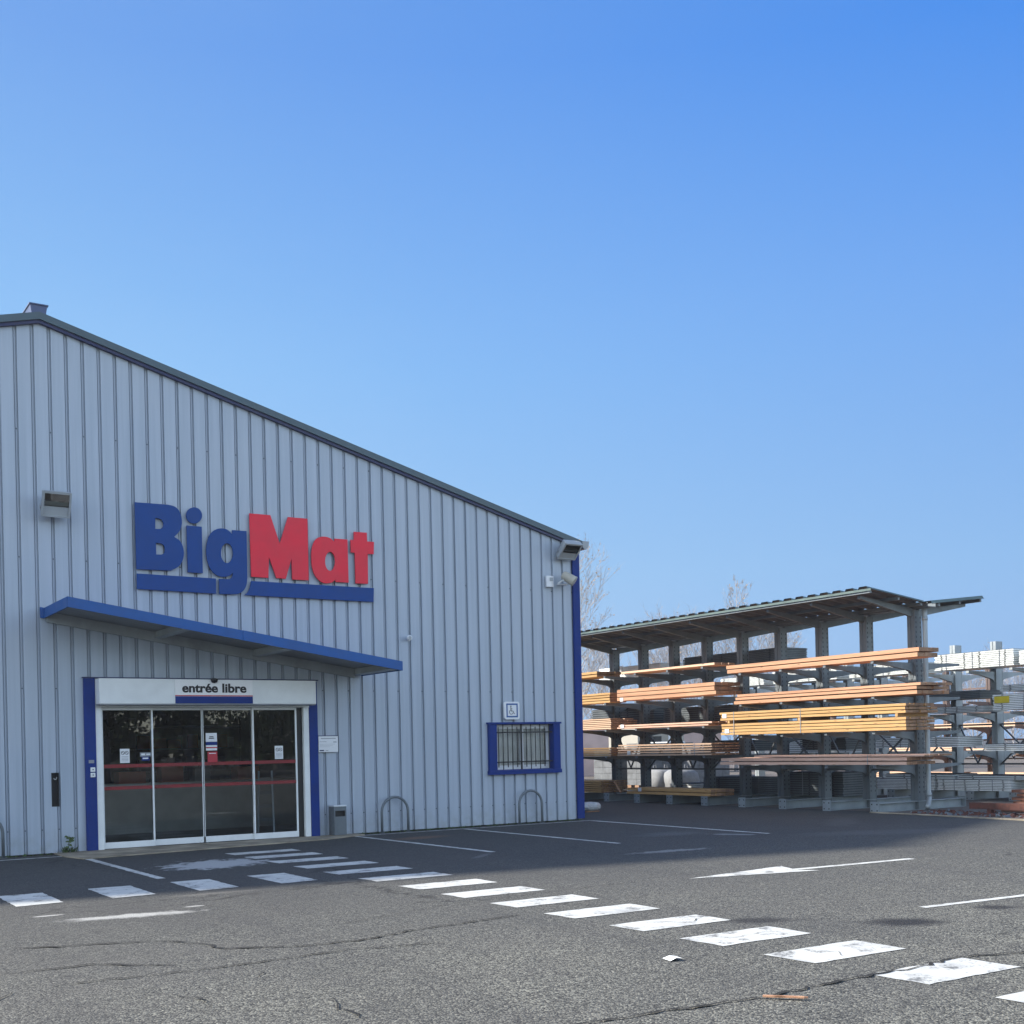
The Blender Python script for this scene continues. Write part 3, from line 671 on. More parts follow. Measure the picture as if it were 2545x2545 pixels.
# ------------------------------------------------------------------ big wall lettering
def outline_mesh(name, loops, mat, parent, y_front, depth):
    cv = bpy.data.curves.new(name, 'CURVE'); cv.dimensions = '2D'; cv.fill_mode = 'BOTH'; cv.extrude = depth/2; cv.bevel_depth = .003; cv.bevel_resolution = 1
    for lp in loops:
        sp = cv.splines.new('POLY'); sp.points.add(len(lp)-1); sp.use_cyclic_u = True
        for q, (x, z) in zip(sp.points, lp): q.co = (x, z, 0, 1)
    tmp = bpy.data.objects.new('tmp', cv); COL.objects.link(tmp)
    tmp.matrix_world = Matrix.Rotation(R(90), 4, 'X'); bpy.context.view_layer.update()
    dg = bpy.context.evaluated_depsgraph_get(); me = bpy.data.meshes.new_from_object(tmp.evaluated_get(dg))
    me.transform(Matrix.Translation((0, y_front+depth/2, 0)) @ Matrix.Rotation(R(90), 4, 'X'))
    me.transform(Matrix.Translation(-Vector(parent.location)))
    bpy.data.objects.remove(tmp); bpy.data.curves.remove(cv)
    me.materials.clear(); me.materials.append(mat); me.name = name
    o = bpy.data.objects.new(name, me); COL.objects.link(o); o.parent = parent; return o
wall_sign = thing('wall_lettering', (-6.65, -.03, 4.16), 'huge BigMat wall lettering in navy and red above two navy bars', 'sign')
for k, loops in LETTERS.items():
    nm = 'underline_bar' if k.startswith('bar') else ('letter_dot' if 'dot' in k else 'letter')
    o = outline_mesh(nm, loops, M['letter_red'] if k in 'Mat' else M['letter_blue'], wall_sign, -.062, .022)

def text_mesh(body, size, mat, parent, pos, name='lettering', width=None, bold=.0, depth=.002, align='LEFT'):
    cv = bpy.data.curves.new(name, 'FONT'); cv.body = body; cv.size = size; cv.extrude = depth; cv.offset = bold; cv.align_x = align; cv.bevel_depth = bold; cv.bevel_resolution = 0
    tmp = bpy.data.objects.new('tmp', cv); COL.objects.link(tmp); bpy.context.view_layer.update()
    dg = bpy.context.evaluated_depsgraph_get(); me = bpy.data.meshes.new_from_object(tmp.evaluated_get(dg))
    bpy.data.objects.remove(tmp); bpy.data.curves.remove(cv)
    if width:
        xs = [v.co.x for v in me.vertices]; k = width/(max(xs)-min(xs)); x0 = min(xs)
        me.transform(Matrix.Translation((-x0, 0, 0))); me.transform(Matrix.Diagonal((k, 1, 1, 1)))
    me.transform(Matrix.Translation(Vector(pos)) @ Matrix.Rotation(R(90), 4, 'X'))
    org = parent
    while org.parent: org = org.parent
    me.transform(Matrix.Translation(-Vector(org.location)))
    me.materials.clear(); me.materials.append(mat); me.name = name
    o = bpy.data.objects.new(name, me); COL.objects.link(o); o.parent = parent; return o
es = thing('entrance_sign', (-7.53, -.302, 2.31), 'white entrée libre sign with blue stripe on the door header', 'sign')
MB().box(-8.28, -6.98, -.316, -.3015, 2.308, 2.69).build('sign_face', M['sign_white'], es)
MB().box(-8.28, -6.98, -.3175, -.3165, 2.308, 2.424).build('blue_band', M['blue'], es)
MB().box(-8.28, -6.98, -.3178, -.3166, 2.427, 2.443).build('red_line', M['red'], es)
text_mesh('entrée', .20, M['text'], es, (-8.165, -.319, 2.492), width=.59, bold=.0032)
text_mesh('libre', .20, M['text'], es, (-7.50, -.319, 2.492), width=.41, bold=.0032)
dc = thing('dome_camera', (-7.64, -.32, 2.64), 'small black dome camera hanging over the entrance sign lettering', 'camera')
q = MB()
for j in range(7):
    pass
ring = lambda c, r, z, n=16: [(c[0]+r*math.cos(2*math.pi*k/n), c[1]+r*math.sin(2*math.pi*k/n), z) for k in range(n)]
MB().tube([(-7.64, -.345, 2.712), (-7.64, -.345, 2.69)], .06, 18).build('camera_base', M['black'], dc, smooth=False)
MB().tube([(-7.64, -.345, 2.689), (-7.64, -.345, 2.67), (-7.64, -.345, 2.648), (-7.64, -.345, 2.638)], [.055, .053, .038, .008], 18).build('camera_dome', M['text'], dc, smooth=True)
MB().box(-7.66, -7.62, -.36, -.25, 2.713, 2.720).build('mounting_plate', M['black'], dc)

# ------------------------------------------------------------------ wall-mounted things
def floodlight(x, z, yaw, tilt, label):
    t = thing('floodlight', (x, -.03, z), label, 'floodlight', 'floodlights on the store wall')
    c = Vector((x, -.24, z)); ry = Matrix.Rotation(R(yaw), 3, 'Z') @ Matrix.Rotation(R(tilt), 3, 'X')
    def P(a, b, d): return tuple(c + ry @ Vector((a, b, d)))           # local: x right, y into the wall, z up; the glass faces -y
    W, Hh = .205, .19
    bd = MB()
    rings = [(-.06, 1.0), (.03, .98), (.12, .72), (.15, .55)]
    for y_, s_ in rings: bd.v += [P(-W*s_, y_, -Hh*s_), P(W*s_, y_, -Hh*s_), P(W*s_, y_, Hh*s_), P(-W*s_, y_, Hh*s_)]
    for i in range(3):
        for k in range(4): bd.f.append((i*4+k, i*4+(k+1) % 4, (i+1)*4+(k+1) % 4, (i+1)*4+k)); bd.m.append(0)
    bd.f.append((12, 13, 14, 15)); bd.m.append(0)
    bd.build('lamp_housing', M['lamp_grey'], t, bevel=.006)
    def lb(x0, x1, y0, y1, z0, z1, mb):
        mb.add([P(x0,y0,z0),P(x1,y0,z0),P(x1,y1,z0),P(x0,y1,z0),P(x0,y0,z1),P(x1,y0,z1),P(x1,y1,z1),P(x0,y1,z1)], [(0,3,2,1),(4,5,6,7),(0,1,5,4),(1,2,6,5),(2,3,7,6),(3,0,4,7)])
    fr_ = MB()
    lb(-W-.006, -W+.025, -.085, -.058, -Hh-.006, Hh+.006, fr_); lb(W-.025, W+.006, -.085, -.058, -Hh-.006, Hh+.006, fr_)
    lb(-W+.025, W-.025, -.085, -.058, Hh-.028, Hh+.006, fr_); lb(-W+.025, W-.025, -.085, -.058, -Hh-.006, -Hh+.02, fr_)
    fr_.build('front_frame', M['lamp_grey'], t)
    rfm = MB()
    rfm.add([P(-W+.02, -.055, .015), P(W-.02, -.055, .015), P(W-.05, .0, -.05), P(-W+.05, .0, -.05)], [(0,1,2,3)])
    lb(-W+.03, W-.03, -.056, -.02, -.02, .035, rfm)
    rfm.build('reflector', M['white'], t)
    dk = MB(); lb(-W+.02, W-.02, -.05, -.045, .05, Hh-.02, dk); dk.build('lamp_recess', M['dark_inside'], t)
    pl = MB(); lb(-W+.02, W-.02, -.068, -.0605, -Hh+.02, -.03, pl); pl.build('lower_cover', M['lamp_grey'], t)
    gl = MB(); gl.add([P(-W+.025, -.078, -.028), P(W-.025, -.078, -.028), P(W-.025, -.078, Hh-.03), P(-W+.025, -.078, Hh-.03)], [(0,1,2,3)]); gl.build('lamp_glass', glassm, t)
    br = MB()
    br.bar((x-.15, -.035, z-.12), tuple(P(-W-.012, .02, -.06)), .012, .04); br.bar((x+.15, -.035, z-.12), tuple(P(W+.012, .02, -.06)), .012, .04)
    br.box(x-.17, x+.17, -.045, -.0285, z-.15, z-.10)
    br.build('mounting_bracket', M['lamp_grey'], t); return t
floodlight(-10.03, 5.36, 0, 24, 'grey floodlight high on the wall left of the big lettering')
floodlight(-.36, 5.36, 0, 48, 'grey floodlight tucked under the eave at the right corner of the store')
ms = thing('motion_sensor', (-.71, -.03, 4.62), 'small white motion sensor box left of the horn loudspeaker', 'sensor')
sb = MB(); n = 8
pr = [(-.79+.165*k/n, -.03-.045-.035*math.sin(math.pi*k/n)) for k in range(n+1)] + [(-.625, -.03), (-.79, -.03)]
sb.prism(pr, 4.62, 4.835, 'z'); sb.build('sensor_body', M['white_plain'], ms)
MB().box(-.745, -.665, -.114, -.111, 4.73, 4.80).build('sensor_lens', M['lamp_grey'], ms, bevel=.002)
hs = thing('horn_loudspeaker', (-.40, -.03, 4.68), 'cream horn loudspeaker pointing down beside the white sensor box', 'loudspeaker')
a = Vector((-.47, -.16, 4.87)); d = Vector((.55, -.55, -.5)).normalized()
MB().tube([a, a+d*.03, a+d*.10, a+d*.25, a+d*.285], [.055, .085, .095, .10, .107], 22).build('horn', M['beige'], hs, smooth=True)
MB().tube([a+d*.286, a+d*.29], [.088, .07], 22).build('horn_mouth', M['lamp_grey'], hs)
b = MB(); b.bar((-.50, -.035, 4.70), tuple(a+d*.1+Vector((-.07, 0, -.06))), .012, .03); b.box(-.52, -.34, -.15, -.03, 4.672, 4.684)
b.bar((-.34, -.14, 4.68), tuple(a+d*.16+Vector((.03, .06, -.08))), .012, .03); b.build('u_bracket', M['white'], hs)
wc = thing('wall_camera', (-3.86, -.03, 3.5), 'tiny white bullet camera on the bare wall right of the canopy', 'camera')
MB().tube([(-3.86, -.028, 3.50), (-3.86, -.04, 3.50)], .035, 14).build('camera_base', M['white_plain'], wc)
MB().tube([(-3.86, -.04, 3.50), (-3.88, -.07, 3.52), (-3.90, -.13, 3.515), (-3.90, -.14, 3.515)], [.02, .045, .047, .04], 14).build('camera_body', M['white_plain'], wc, smooth=True)
MB().tube([(-3.90, -.141, 3.515), (-3.90, -.144, 3.515)], .032, 14).build('camera_lens', M['lamp_grey'], wc)

pb = thing('disabled_parking_sign', (-1.675, -.035, 2.02), 'square white and blue wheelchair sign above the barred window', 'sign')
def rsq(x0, x1, z0, z1, r_):
    o_ = []
    for cx, cz_, a0 in ((x1-r_, z1-r_, 0), (x0+r_, z1-r_, 90), (x0+r_, z0+r_, 180), (x1-r_, z0+r_, 270)):
        for k in range(5): t = R(a0+22.5*k); o_.append((cx+r_*math.cos(t), cz_+r_*math.sin(t)))
    return o_
MB().prism(rsq(-1.85, -1.50, 2.02, 2.36, .045), -.075, -.035, 'y').build('sign_plate', M['white_plain'], pb)
q = MB(); frame(q, -1.805, -1.545, 2.058, 2.325, -.0775, -.0755, .027); q.build('blue_border', M['fascia'], pb)
q = MB(); Y = -.078; cx, cz0 = -1.69, 2.19
q.tube([(cx-.012, Y, 2.272), (cx-.012, Y-.002, 2.272)], .013, 12)
def strip(pts, w_):
    for (xa, za), (xb, zb) in zip(pts, pts[1:]): q.bar((xa, Y, za), (xb, Y, zb), w_, .002, up=(0,1,0))
strip([(cx-.012, 2.255), (cx-.010, 2.175)], .014); strip([(cx-.012, 2.222), (cx+.025, 2.222)], .009)
strip([(cx-.012, 2.180), (cx+.035, 2.180), (cx+.062, 2.128), (cx+.072, 2.133)], .011)
strip([(cx-.005+.042*math.cos(t), 2.160+.042*math.sin(t)) for t in [R(125+k*17) for k in range(14)]], .009)
q.build('wheelchair_symbol', M['text'], pb)

nb = thing('notice_board', (-5.515, -.03, 1.473), 'white notice board with dark top edge beside the blue door jamb', 'sign')
MB().box(-5.70, -5.33, -.05, -.03, 1.473, 1.75).build('board', M['white_plain'], nb, bevel=.002)
MB().box(-5.702, -5.328, -.053, -.03, 1.7505, 1.762).build('top_edge', M['blue_dark'], nb)
q = MB(); q.box(-5.655, -5.375, -.0525, -.0505, 1.705, 1.717); q.box(-5.68, -5.55, -.0525, -.0505, 1.652, 1.658); q.box(-5.42, -5.36, -.0525, -.0505, 1.640, 1.655)
for k in range(3): q.box(-5.68, -5.39-.05*k, -.0525, -.0505, 1.61-.022*k, 1.613-.022*k)
q.box(-5.57, -5.52, -.0525, -.0505, 1.495, 1.503); q.build('notice_print', M['grey_print'], nb)
MB().box(-5.685, -5.60, -.0525, -.0505, 1.492, 1.512).build('dark_print', M['blue_dark'], nb)

bn = thing('litter_bin', (-5.41, -.16, .02), 'grey metal litter bin with dark slot against the wall by the doors', 'bin')
q = MB(); x0, x1, y0, y1 = -5.525, -5.295, -.25, -.035
q.box(x0, x1, y0, y0+.008, .03, .35); q.box(x0, x1, y0, y0+.008, .45, .52); q.box(x0, x0+.02, y0, y0+.008, .35, .45); q.box(x1-.02, x1, y0, y0+.008, .35, .45)
q.box(x0, x0+.008, y0+.008, y1, .03, .52); q.box(x1-.008, x1, y0+.008, y1, .03, .52); q.box(x0+.008, x1-.008, y1-.008, y1, .03, .52); q.box(x0+.008, x1-.008, y0+.008, y1-.008, .03, .038)
q.build('bin_body', M['galv_dark'], bn)
q = MB(); q.box(x0-.006, x1+.006, y0-.006, y1, .521, .545); q.build('ashtray_lid', M['alu'], bn, bevel=.004)
MB().box(x0+.012, x1-.012, y0+.06, y0+.066, .2, .5).build('bin_liner', M['black'], bn)
def hoop(x, label, z0=.0):
    t = thing('bicycle_hoop', (x, -.13, 0), label, 'bicycle stand', 'steel bicycle hoops along the store wall')
    r_ = .265; top = .64
    pts = [(x-r_, -.13, 0), (x-r_, -.13, top-r_)] + [(x-r_*math.cos(R(a_)), -.13, top-r_+r_*math.sin(R(a_))) for a_ in range(15, 180, 15)] + [(x+r_, -.13, top-r_), (x+r_, -.13, 0)]
    MB().tube(pts, .024, 12).build('hoop_tube', M['galv'], t, smooth=True)
    for s_ in (-1, 1): MB().tube([(x+s_*r_, -.13, .001), (x+s_*r_, -.13, .008)], .055, 14).build('foot_plate', M['galv_dark'], t)
hoop(-11.13, 'steel bicycle hoop at the left picture edge, left of the wall niche'); hoop(-4.28, 'steel bicycle hoop right of the litter bin'); hoop(-1.33, 'steel bicycle hoop below the barred window')

# ---- things inside the shop
ctr = thing('shop_counter', (-6.5, 3.6, .03), 'pale grey counter behind the entrance glass', 'counter')
MB().box(-9.4, -4.6, 3.3, 3.36, .03, .92).build('counter_front', M['curtain'], ctr); MB().box(-9.45, -4.55, 3.22, 4.0, .921, .96).build('counter_top', M['alu'], ctr)
for i, (x, w_, h_) in enumerate(((-8.9, .35, .28), (-8.2, .5, .22), (-7.4, .42, .3), (-6.75, .3, .24), (-5.9, .45, .26))):
    b_ = MB().box(x, x+w_, 3.4, 3.75, .962, .962+h_).build('product_carton', M['orange'] if i != 3 else M['grey_print'])
    tag(b_, ['wide orange carton at the left end of the counter', 'flat orange carton second on the counter', 'tall orange carton in the middle of the counter', 'grey carton on the counter', 'orange carton at the right end of the counter'][i], 'box', 'cartons on the shop counter')
for i, (x, lab) in enumerate(((-13.5, 'dark shelf unit at the left inside the shop'), (-9.6, 'dark shelf unit behind the left end of the counter'), (-5.6, 'dark shelf unit behind the right end of the counter'))):
    t = thing('shelf_unit', (x, 7.5, .03), lab, 'shelf', 'shelf units in the shop')
    for k in range(5): MB().box(x-1.2, x+1.2, 7.2, 7.8, .1+.5*k, .13+.5*k).build('shelf_board', M['lamp_grey'], t)
    for sx in (-1.2, 1.17): MB().box(x+sx, x+sx+.03, 7.2, 7.8, .03, 2.3).build('shelf_side', M['dark_inside'], t)
    g = MB(); r_ = random.Random(i)
    for k in range(4):
        xx = x-1.1
        while xx < x+1: ww = r_.uniform(.12, .35); g.box(xx, xx+ww*.9, 7.3, 7.6, .131+.5*k, .131+.5*k+r_.uniform(.15, .36), r_.choice((0, 1, 2, 2))); xx += ww
    g.build('shelf_goods', [M['orange'], M['white'], M['grey_print']], t)
sl_ = thing('step_ladder', (-6.15, 1.3, .03), 'aluminium step ladder folded behind the right door pane', 'ladder')
q = MB(); q.bar((-6.35, 1.2, .03), (-6.2, 1.5, 1.15), .03, .05); q.bar((-6.05, 1.2, .03), (-5.95, 1.5, 1.15), .03, .05)
for k in range(4): q.bar((-6.31+.03*k, 1.27+.06*k, .28+.24*k), (-6.03+.022*k, 1.27+.06*k, .28+.24*k), .02, .06)
q.build('ladder_frame', M['alu'], sl_)
# ------------------------------------------------------------------ weeds and small litter at the wall
M['leaf'] = painted('weed leaf green', (.06, .10, .03), .7, var=.4, scale=20)
def tuft(mb, c, n, h, r_, spread):
    for k in range(n):
        a_ = r_.uniform(0, 6.283); b_ = Vector((c[0]+r_.gauss(0, spread), c[1]-abs(r_.gauss(0, spread*.6)), c[2]))
        L = h*r_.uniform(.4, 1); d = Vector((math.cos(a_)*.5, math.sin(a_)*.5-.1, 1)).normalized()*L; s_ = Vector((-math.sin(a_), math.cos(a_), 0))*.008
        mb.quad(b_-s_, b_+s_, b_+d*.6+s_*1.4, b_+d*.6-s_*1.4); mb.add([b_+d*.6-s_*1.4, b_+d*.6+s_*1.4, b_+d+Vector((d.x*.4, d.y*.4, 0))], [(0,1,2)])
wd = MB(); r_ = random.Random(3)
st = [(-9.905, -.05, .02), (-9.91, -.07, .12), (-9.90, -.06, .24), (-9.905, -.08, .28)]
wd.tube(st, [.006, .005, .004, .002], 6)
for k in range(34):
    z = r_.uniform(.05, .27); c = Vector((-9.905+r_.gauss(0, .03), -.07-r_.random()*.05, z)); a_ = r_.uniform(0, 6.28)
    u_ = Vector((math.cos(a_), math.sin(a_)*.5, r_.uniform(-.6, .6))).normalized()*.03; v_ = Vector((-u_.z, .3*u_.x, u_.x)).normalized()*.014
    wd.quad(c-u_, c-v_, c+u_, c+v_)
tuft(wd, (-9.93, -.05, .02), 40, .12, r_, .05)
tag(wd.build('weed_plant', M['leaf']), 'leafy green weed growing at the foot of the wall left of the doors', 'plant')
ms_ = MB(); r_ = random.Random(5)
x = -11.6
while x < -.1:
    if not (-9.75 < x < -5.05) and r_.random() < .75: tuft(ms_, (x, -.035, .0), r_.randint(2, 7), r_.uniform(.015, .045), r_, .03)
    x += .035
tag(ms_.build('wall_foot_moss', M['leaf']), 'thin line of moss and grass along the foot of the store wall', 'moss', kind='stuff')
lt = MB(); lt.add([(-8.85,-12.80,.005),(-8.76,-12.83,.015),(-8.79,-12.94,.018),(-8.88,-12.92,.006),(-8.80,-12.815,.020),(-8.835,-12.93,.024)], [(0,4,5,3),(4,1,2,5)])
tag(lt.build('bent_sheet_scrap', M['zinc_dull']), 'small bent grey metal scrap lying near the crosswalk stripes', 'litter')
q = MB(); q.bar((-9.24,-14.15,.016), (-9.10,-14.34,.02), .022, .010); q.bar((-9.22,-14.17,.012), (-9.06,-14.33,.012), .010, .008)
tag(q.build('wood_splinter', M['pine']), 'orange wood splinter lying beside the long crack', 'litter')

MB().tube([(-.42, -.045, 5.25), (-.42, -.045, 5.44)], .012, 8).build('cable_conduit', M['alu'], store)

# ------------------------------------------------------------------ cantilever racks
def arm_profile(xc, xt, z, d0=.24, dt=.05):
    s_ = 1 if xt > xc else -1; L = abs(xt-xc)
    P = [(xc, z), (xt, z+.012), (xt, z-dt+.012), (xt-s_*L*.45, z-dt-.03), (xc+s_*.22, z-d0*.62)]
    for k in range(1, 5):
        a_ = k*math.pi/2/5; P.append((xc+s_*.22*(1-math.sin(a_)), z-d0*.62-.16*(1-math.cos(a_))))
    P.append((xc, z-d0*.62-.19)); return P
def rack(name, loc, label, ycols, xc, cw, cd, top, xfront, xback, levels, mat, mat_foot, holes=True, brace=True, footh=.19, group=None, arm_t=.07, back=True):
    t = thing(name, loc, label, 'storage rack', group)
    for i, y in enumerate(ycols):
        q = MB(); x0, x1 = xc-cd/2, xc+cd/2
        q.box(x0+.012, x1-.012, y-cw/2+.004, y+cw/2-.004, .0, top)
        for xa, xb in ((x0, x0+.0118), (x1-.0118, x1)):
            q.box(xa, xb, y-cw/2, y-.012, 0, top); q.box(xa, xb, y+.012, y+cw/2, 0, top)
        if holes:
            z = .35
            while z < top-.15:
                for xx in (x0+.035, x1-.05): q.box(xx, xx+.016, y-cw/2+.0005, y-cw/2+.0035, z, z+.042, 1)
                z += .1
        q.build('column', [mat, M['hole']], t)
        f = MB(); ft = footh
        f.box(xfront+.011, xback-.011, y-.012, y+.012, .015, ft-.013); f.box(xfront+.011, xback-.011, y-.10, y+.10, ft-.012, ft); f.box(xfront+.011, xback-.011, y-.10, y+.10, .002, .014)
        f.box(xfront, xfront+.0105, y-.11, y+.11, .0, ft+.03); f.box(xback-.0105, xback, y-.11, y+.11, .0, ft+.03)
        for sy in (-.075, .055):
            for z in (.03, ft-.035): f.box(xfront-.0025, xfront-.0005, y+sy, y+sy+.026, z, z+.026, 1)
        f.build('foot', [mat_foot, M['hole']], t)
        for z in levels(y):
            if xfront < xc: MB().prism(arm_profile(x0-.001, xfront+.02, z), y-arm_t/2, y+arm_t/2, 'y').build('arm', mat, t)
            if back: MB().prism(arm_profile(x1+.001, xback-.02, z), y-arm_t/2, y+arm_t/2, 'y').build('arm', mat, t)
    if brace:
        ys_ = sorted(ycols)
        for i, (a, b) in enumerate(zip(ys_, ys_[1:])):
            q = MB(); q.box(xc-.03, xc+.03, a+cw/2, b-cw/2, .80, .84)
            if i % 2 == 0: q.bar((xc, a+cw/2, .84), (xc, b-cw/2, 1.75), .03, .03); q.bar((xc+.045, b-cw/2, .84), (xc+.045, a+cw/2, 1.75), .03, .03)
            else: q.bar((xc, a+cw/2, 1.75), (xc, (a+b)/2, .84), .03, .03); q.bar((xc, (a+b)/2, .84), (xc, b-cw/2, 1.75), .03, .03)
            q.box(xc-.025, xc+.025, a+cw/2, b-cw/2, 1.75, 1.79)
            q.build('brace', M['galv_dark'], t)
    return t
YC = [-3.2+1.25*k for k in range(9)]
def lv1(y): return (.93, 1.62, 2.33, 3.04) if y < .9 else (1.17, 1.87, 2.57, 3.27)
rk = rack('timber_rack', (6.3, 2, 0), 'long roofed cantilever rack carrying the timber packs beside the store', YC, 6.29, .19, .22, 4.12, 4.93, 7.72, lv1, M['galv'], M['galv_foot'])
# butterfly roof of the rack
def corr(mb, xa, za, xb, zb, y0, y1, m=0, th=.004, pitch=.333, hgt=.065):
    y = y0; P = []
    while y < y1:
        P += [(y, 0), (y+pitch*.22, 0), (y+pitch*.34, hgt), (y+pitch*.88, hgt*.98)]; y += pitch
    P.append((y, 0))
    for (ya, ha), (yb, hb) in zip(P, P[1:]):
        mb.quad((xa,ya,za+ha),(xb,ya,zb+ha),(xb,yb,zb+hb),(xa,yb,za+hb), m); mb.quad((xa,ya,za+ha-th),(xa,yb,za+hb-th),(xb,yb,zb+hb-th),(xb,ya,zb+ha-th), 1)
    return mb
RY0, RY1 = -3.62, 7.6
MB().box(4.452, 4.466, RY0, RY1+.1, 4.395, 4.440).build('eave_trim', M['green_roof'], rk)
q = MB(); corr(q, 4.46, 4.43, 6.20, 4.23, RY0, RY1); rl = q.build('roof_sheet', [M['green_roof'], M['roof_under']], rk, fix=False)
q = MB(); corr(q, 6.42, 4.24, 8.15, 4.43, RY0, RY1); q.build('roof_sheet', [M['green_roof'], M['roof_under']], rk, fix=False)
q = MB(); q.box(6.19, 6.43, RY0, RY1, 4.16, 4.17); q.box(6.185, 6.192, RY0, RY1, 4.17, 4.245); q.box(6.428, 6.435, RY0, RY1, 4.17, 4.245); q.build('valley_gutter', M['galv'], rk)
def zr(x): return 4.43-(x-4.46)*.115 if x < 6.3 else 4.24+(x-6.42)*.11
for x in (4.51, 5.35, 6.05, 6.62, 7.3, 8.0):
    q = MB(); q.box(x-.03, x+.03, RY0+.05, RY1-.05, zr(x)-.068, zr(x)-.006); q.build('roof_purlin', M['galv'], rk)
for y in YC:
    q = MB()
    for x0, x1 in ((4.60, 6.18), (6.40, 7.95)):
        za, zb = zr(x0)-.07, zr(x1)-.07; d0, d1 = (.06, .17) if x0 < 6 else (.17, .06)
        q.add([(x0,y-.035,za-d0),(x1,y-.035,zb-d1),(x1,y+.035,zb-d1),(x0,y+.035,za-d0),(x0,y-.035,za),(x1,y-.035,zb),(x1,y+.035,zb),(x0,y+.035,za)],
              [(0,3,2,1),(4,5,6,7),(0,1,5,4),(1,2,6,5),(2,3,7,6),(3,0,4,7)])
    q.build('roof_rafter', M['galv'], rk)
q = MB(); q.tube([(6.34,-3.42,4.17),(6.34,-3.42,4.0),(6.34,-3.42,.34),(6.33,-3.44,.24),(6.22,-3.50,.12),(6.12,-3.55,.06)], .052, 16); q.tube([(6.34,-3.42,1.0),(6.34,-3.42,1.06)], .06, 16); q.tube([(6.34,-3.42,3.9),(6.34,-3.42,3.98)], .06, 16); q.tube([(6.335,-3.43,.36),(6.335,-3.43,.28)], .06, 16)
q.build('downpipe', M['galv_light'], rk, smooth=True)

rb = random.Random(11)
def timber(y0, y1, x0, x1, layers, mat, label, gap_after=None, board_w=.11, tagpos=None, straps=(), rag=.03, group='timber packs on the roofed rack', zend='wood_end'):
    """layers: list of (z0, z1, dy0, dy1, dx0) rows of boards laid side by side"""
    t = thing('timber_pack', ((x0+x1)/2, (y0+y1)/2, layers[0][0]), label, 'timber pack', group)
    for (z0, z1, d0, d1, dx) in layers:
        q = MB(); x = x0+dx; nb_ = max(1, round((x1-x-rb.uniform(0, .06))/board_w)); first = True
        for k in range(nb_):
            xa = x+k*board_w+.002; xb = xa+board_w-.005
            ya = y0+d0+(0 if k == 0 else rb.uniform(-rag, rag*.5)); yb = y1+d1+(0 if k == 0 else rb.uniform(-rag*.5, rag))
            q.box(xa, xb, ya, yb, z0+rb.uniform(0, .003), z1-rb.uniform(.001, .004))
            # sawn ends are their own faces, 1.5 mm proud
            q.quad((xa, ya-.0015, z0+.003), (xb, ya-.0015, z0+.003), (xb, ya-.0015, z1-.004), (xa, ya-.0015, z1-.004), 1)
        o = q.build('board_layer', [M[mat], M[zend]], t)
    top = max(l[1] for l in layers); bot = layers[0][0]
    for ys_ in straps:
        s_ = MB(); s_.box(x0-.004, x0-.0015, ys_-.008, ys_+.008, bot, top+.002); s_.box(x0-.004, x1, ys_-.008, ys_+.008, top+.0005, top+.003); s_.build('strap', M['grey_print'], t)
    if tagpos:
        for (ty, tz) in tagpos:
            MB().box(x0-.008, x0-.005, ty-.10, ty+.03, tz-.05, tz+.045).build('paper_tag', M['white_plain'], t, bevel=.002)
    return t
def rows(z, n, h, gap=.012, **kw):
    out = []
    for k in range(n): out.append((z+k*(h+gap), z+k*(h+gap)+h, rb.uniform(-.03, .03), rb.uniform(-.04, .04), rb.uniform(0, .025)))
    return out
def batt(t, x0, x1, pts):
    for y, z0, z1 in pts: MB().box(x0, x1, y-.03, y+.03, z0, z1).build('batten', M['pine_yellow'], t)
X0 = 4.93
# near packs
timber(-4.31, .98, X0, X0+.62, [(3.06,3.145,.0,-.05,.0),(3.165,3.245,-.02,.0,.02)], 'pine', 'two layers of thick orange beams, topmost pack at the near end', board_w=.2)
timber(-4.30, .68, X0-.02, X0+.95, [(2.345,2.415,.02,.05,.02),(2.435,2.495,.01,-.02,.0),(2.51,2.565,-.06,-.05,.03)], 'pine', 'three ragged layers of orange boards just above the tall yellow pack', board_w=.16)
t = timber(-4.03, 1.14, X0-.03, X0+.93, [(1.65+.067*k, 1.65+.067*k+.055, rb.uniform(-.01,.03), rb.uniform(-.03,.03), rb.uniform(0,.01)) for k in range(4)] + [(1.985+.067*k, 1.985+.067*k+.055, rb.uniform(-.01,.02), rb.uniform(-.02,.05), 0) for k in range(3)], 'pine_yellow', 'tall seven layer pack of yellow boards with spacer battens', tagpos=[(1.05, 2.09), (.98, 1.74)], straps=(-1.3, .72))
batt(t, X0-.02, X0+.9, [(-3.8, 1.915, 1.984), (-1.25, 1.915, 1.984), (.9, 1.915, 1.984)])
timber(-4.0, 1.22, X0, X0+.88, [(.965,1.03,.0,.0,.0),(1.05,1.115,-.01,-.02,.0),(1.13,1.17,-.35,-1.0,.09)], 'pine_pink', 'long pinkish planks, lowest pack at the near end of the rack', board_w=.14, straps=(-3.05,))
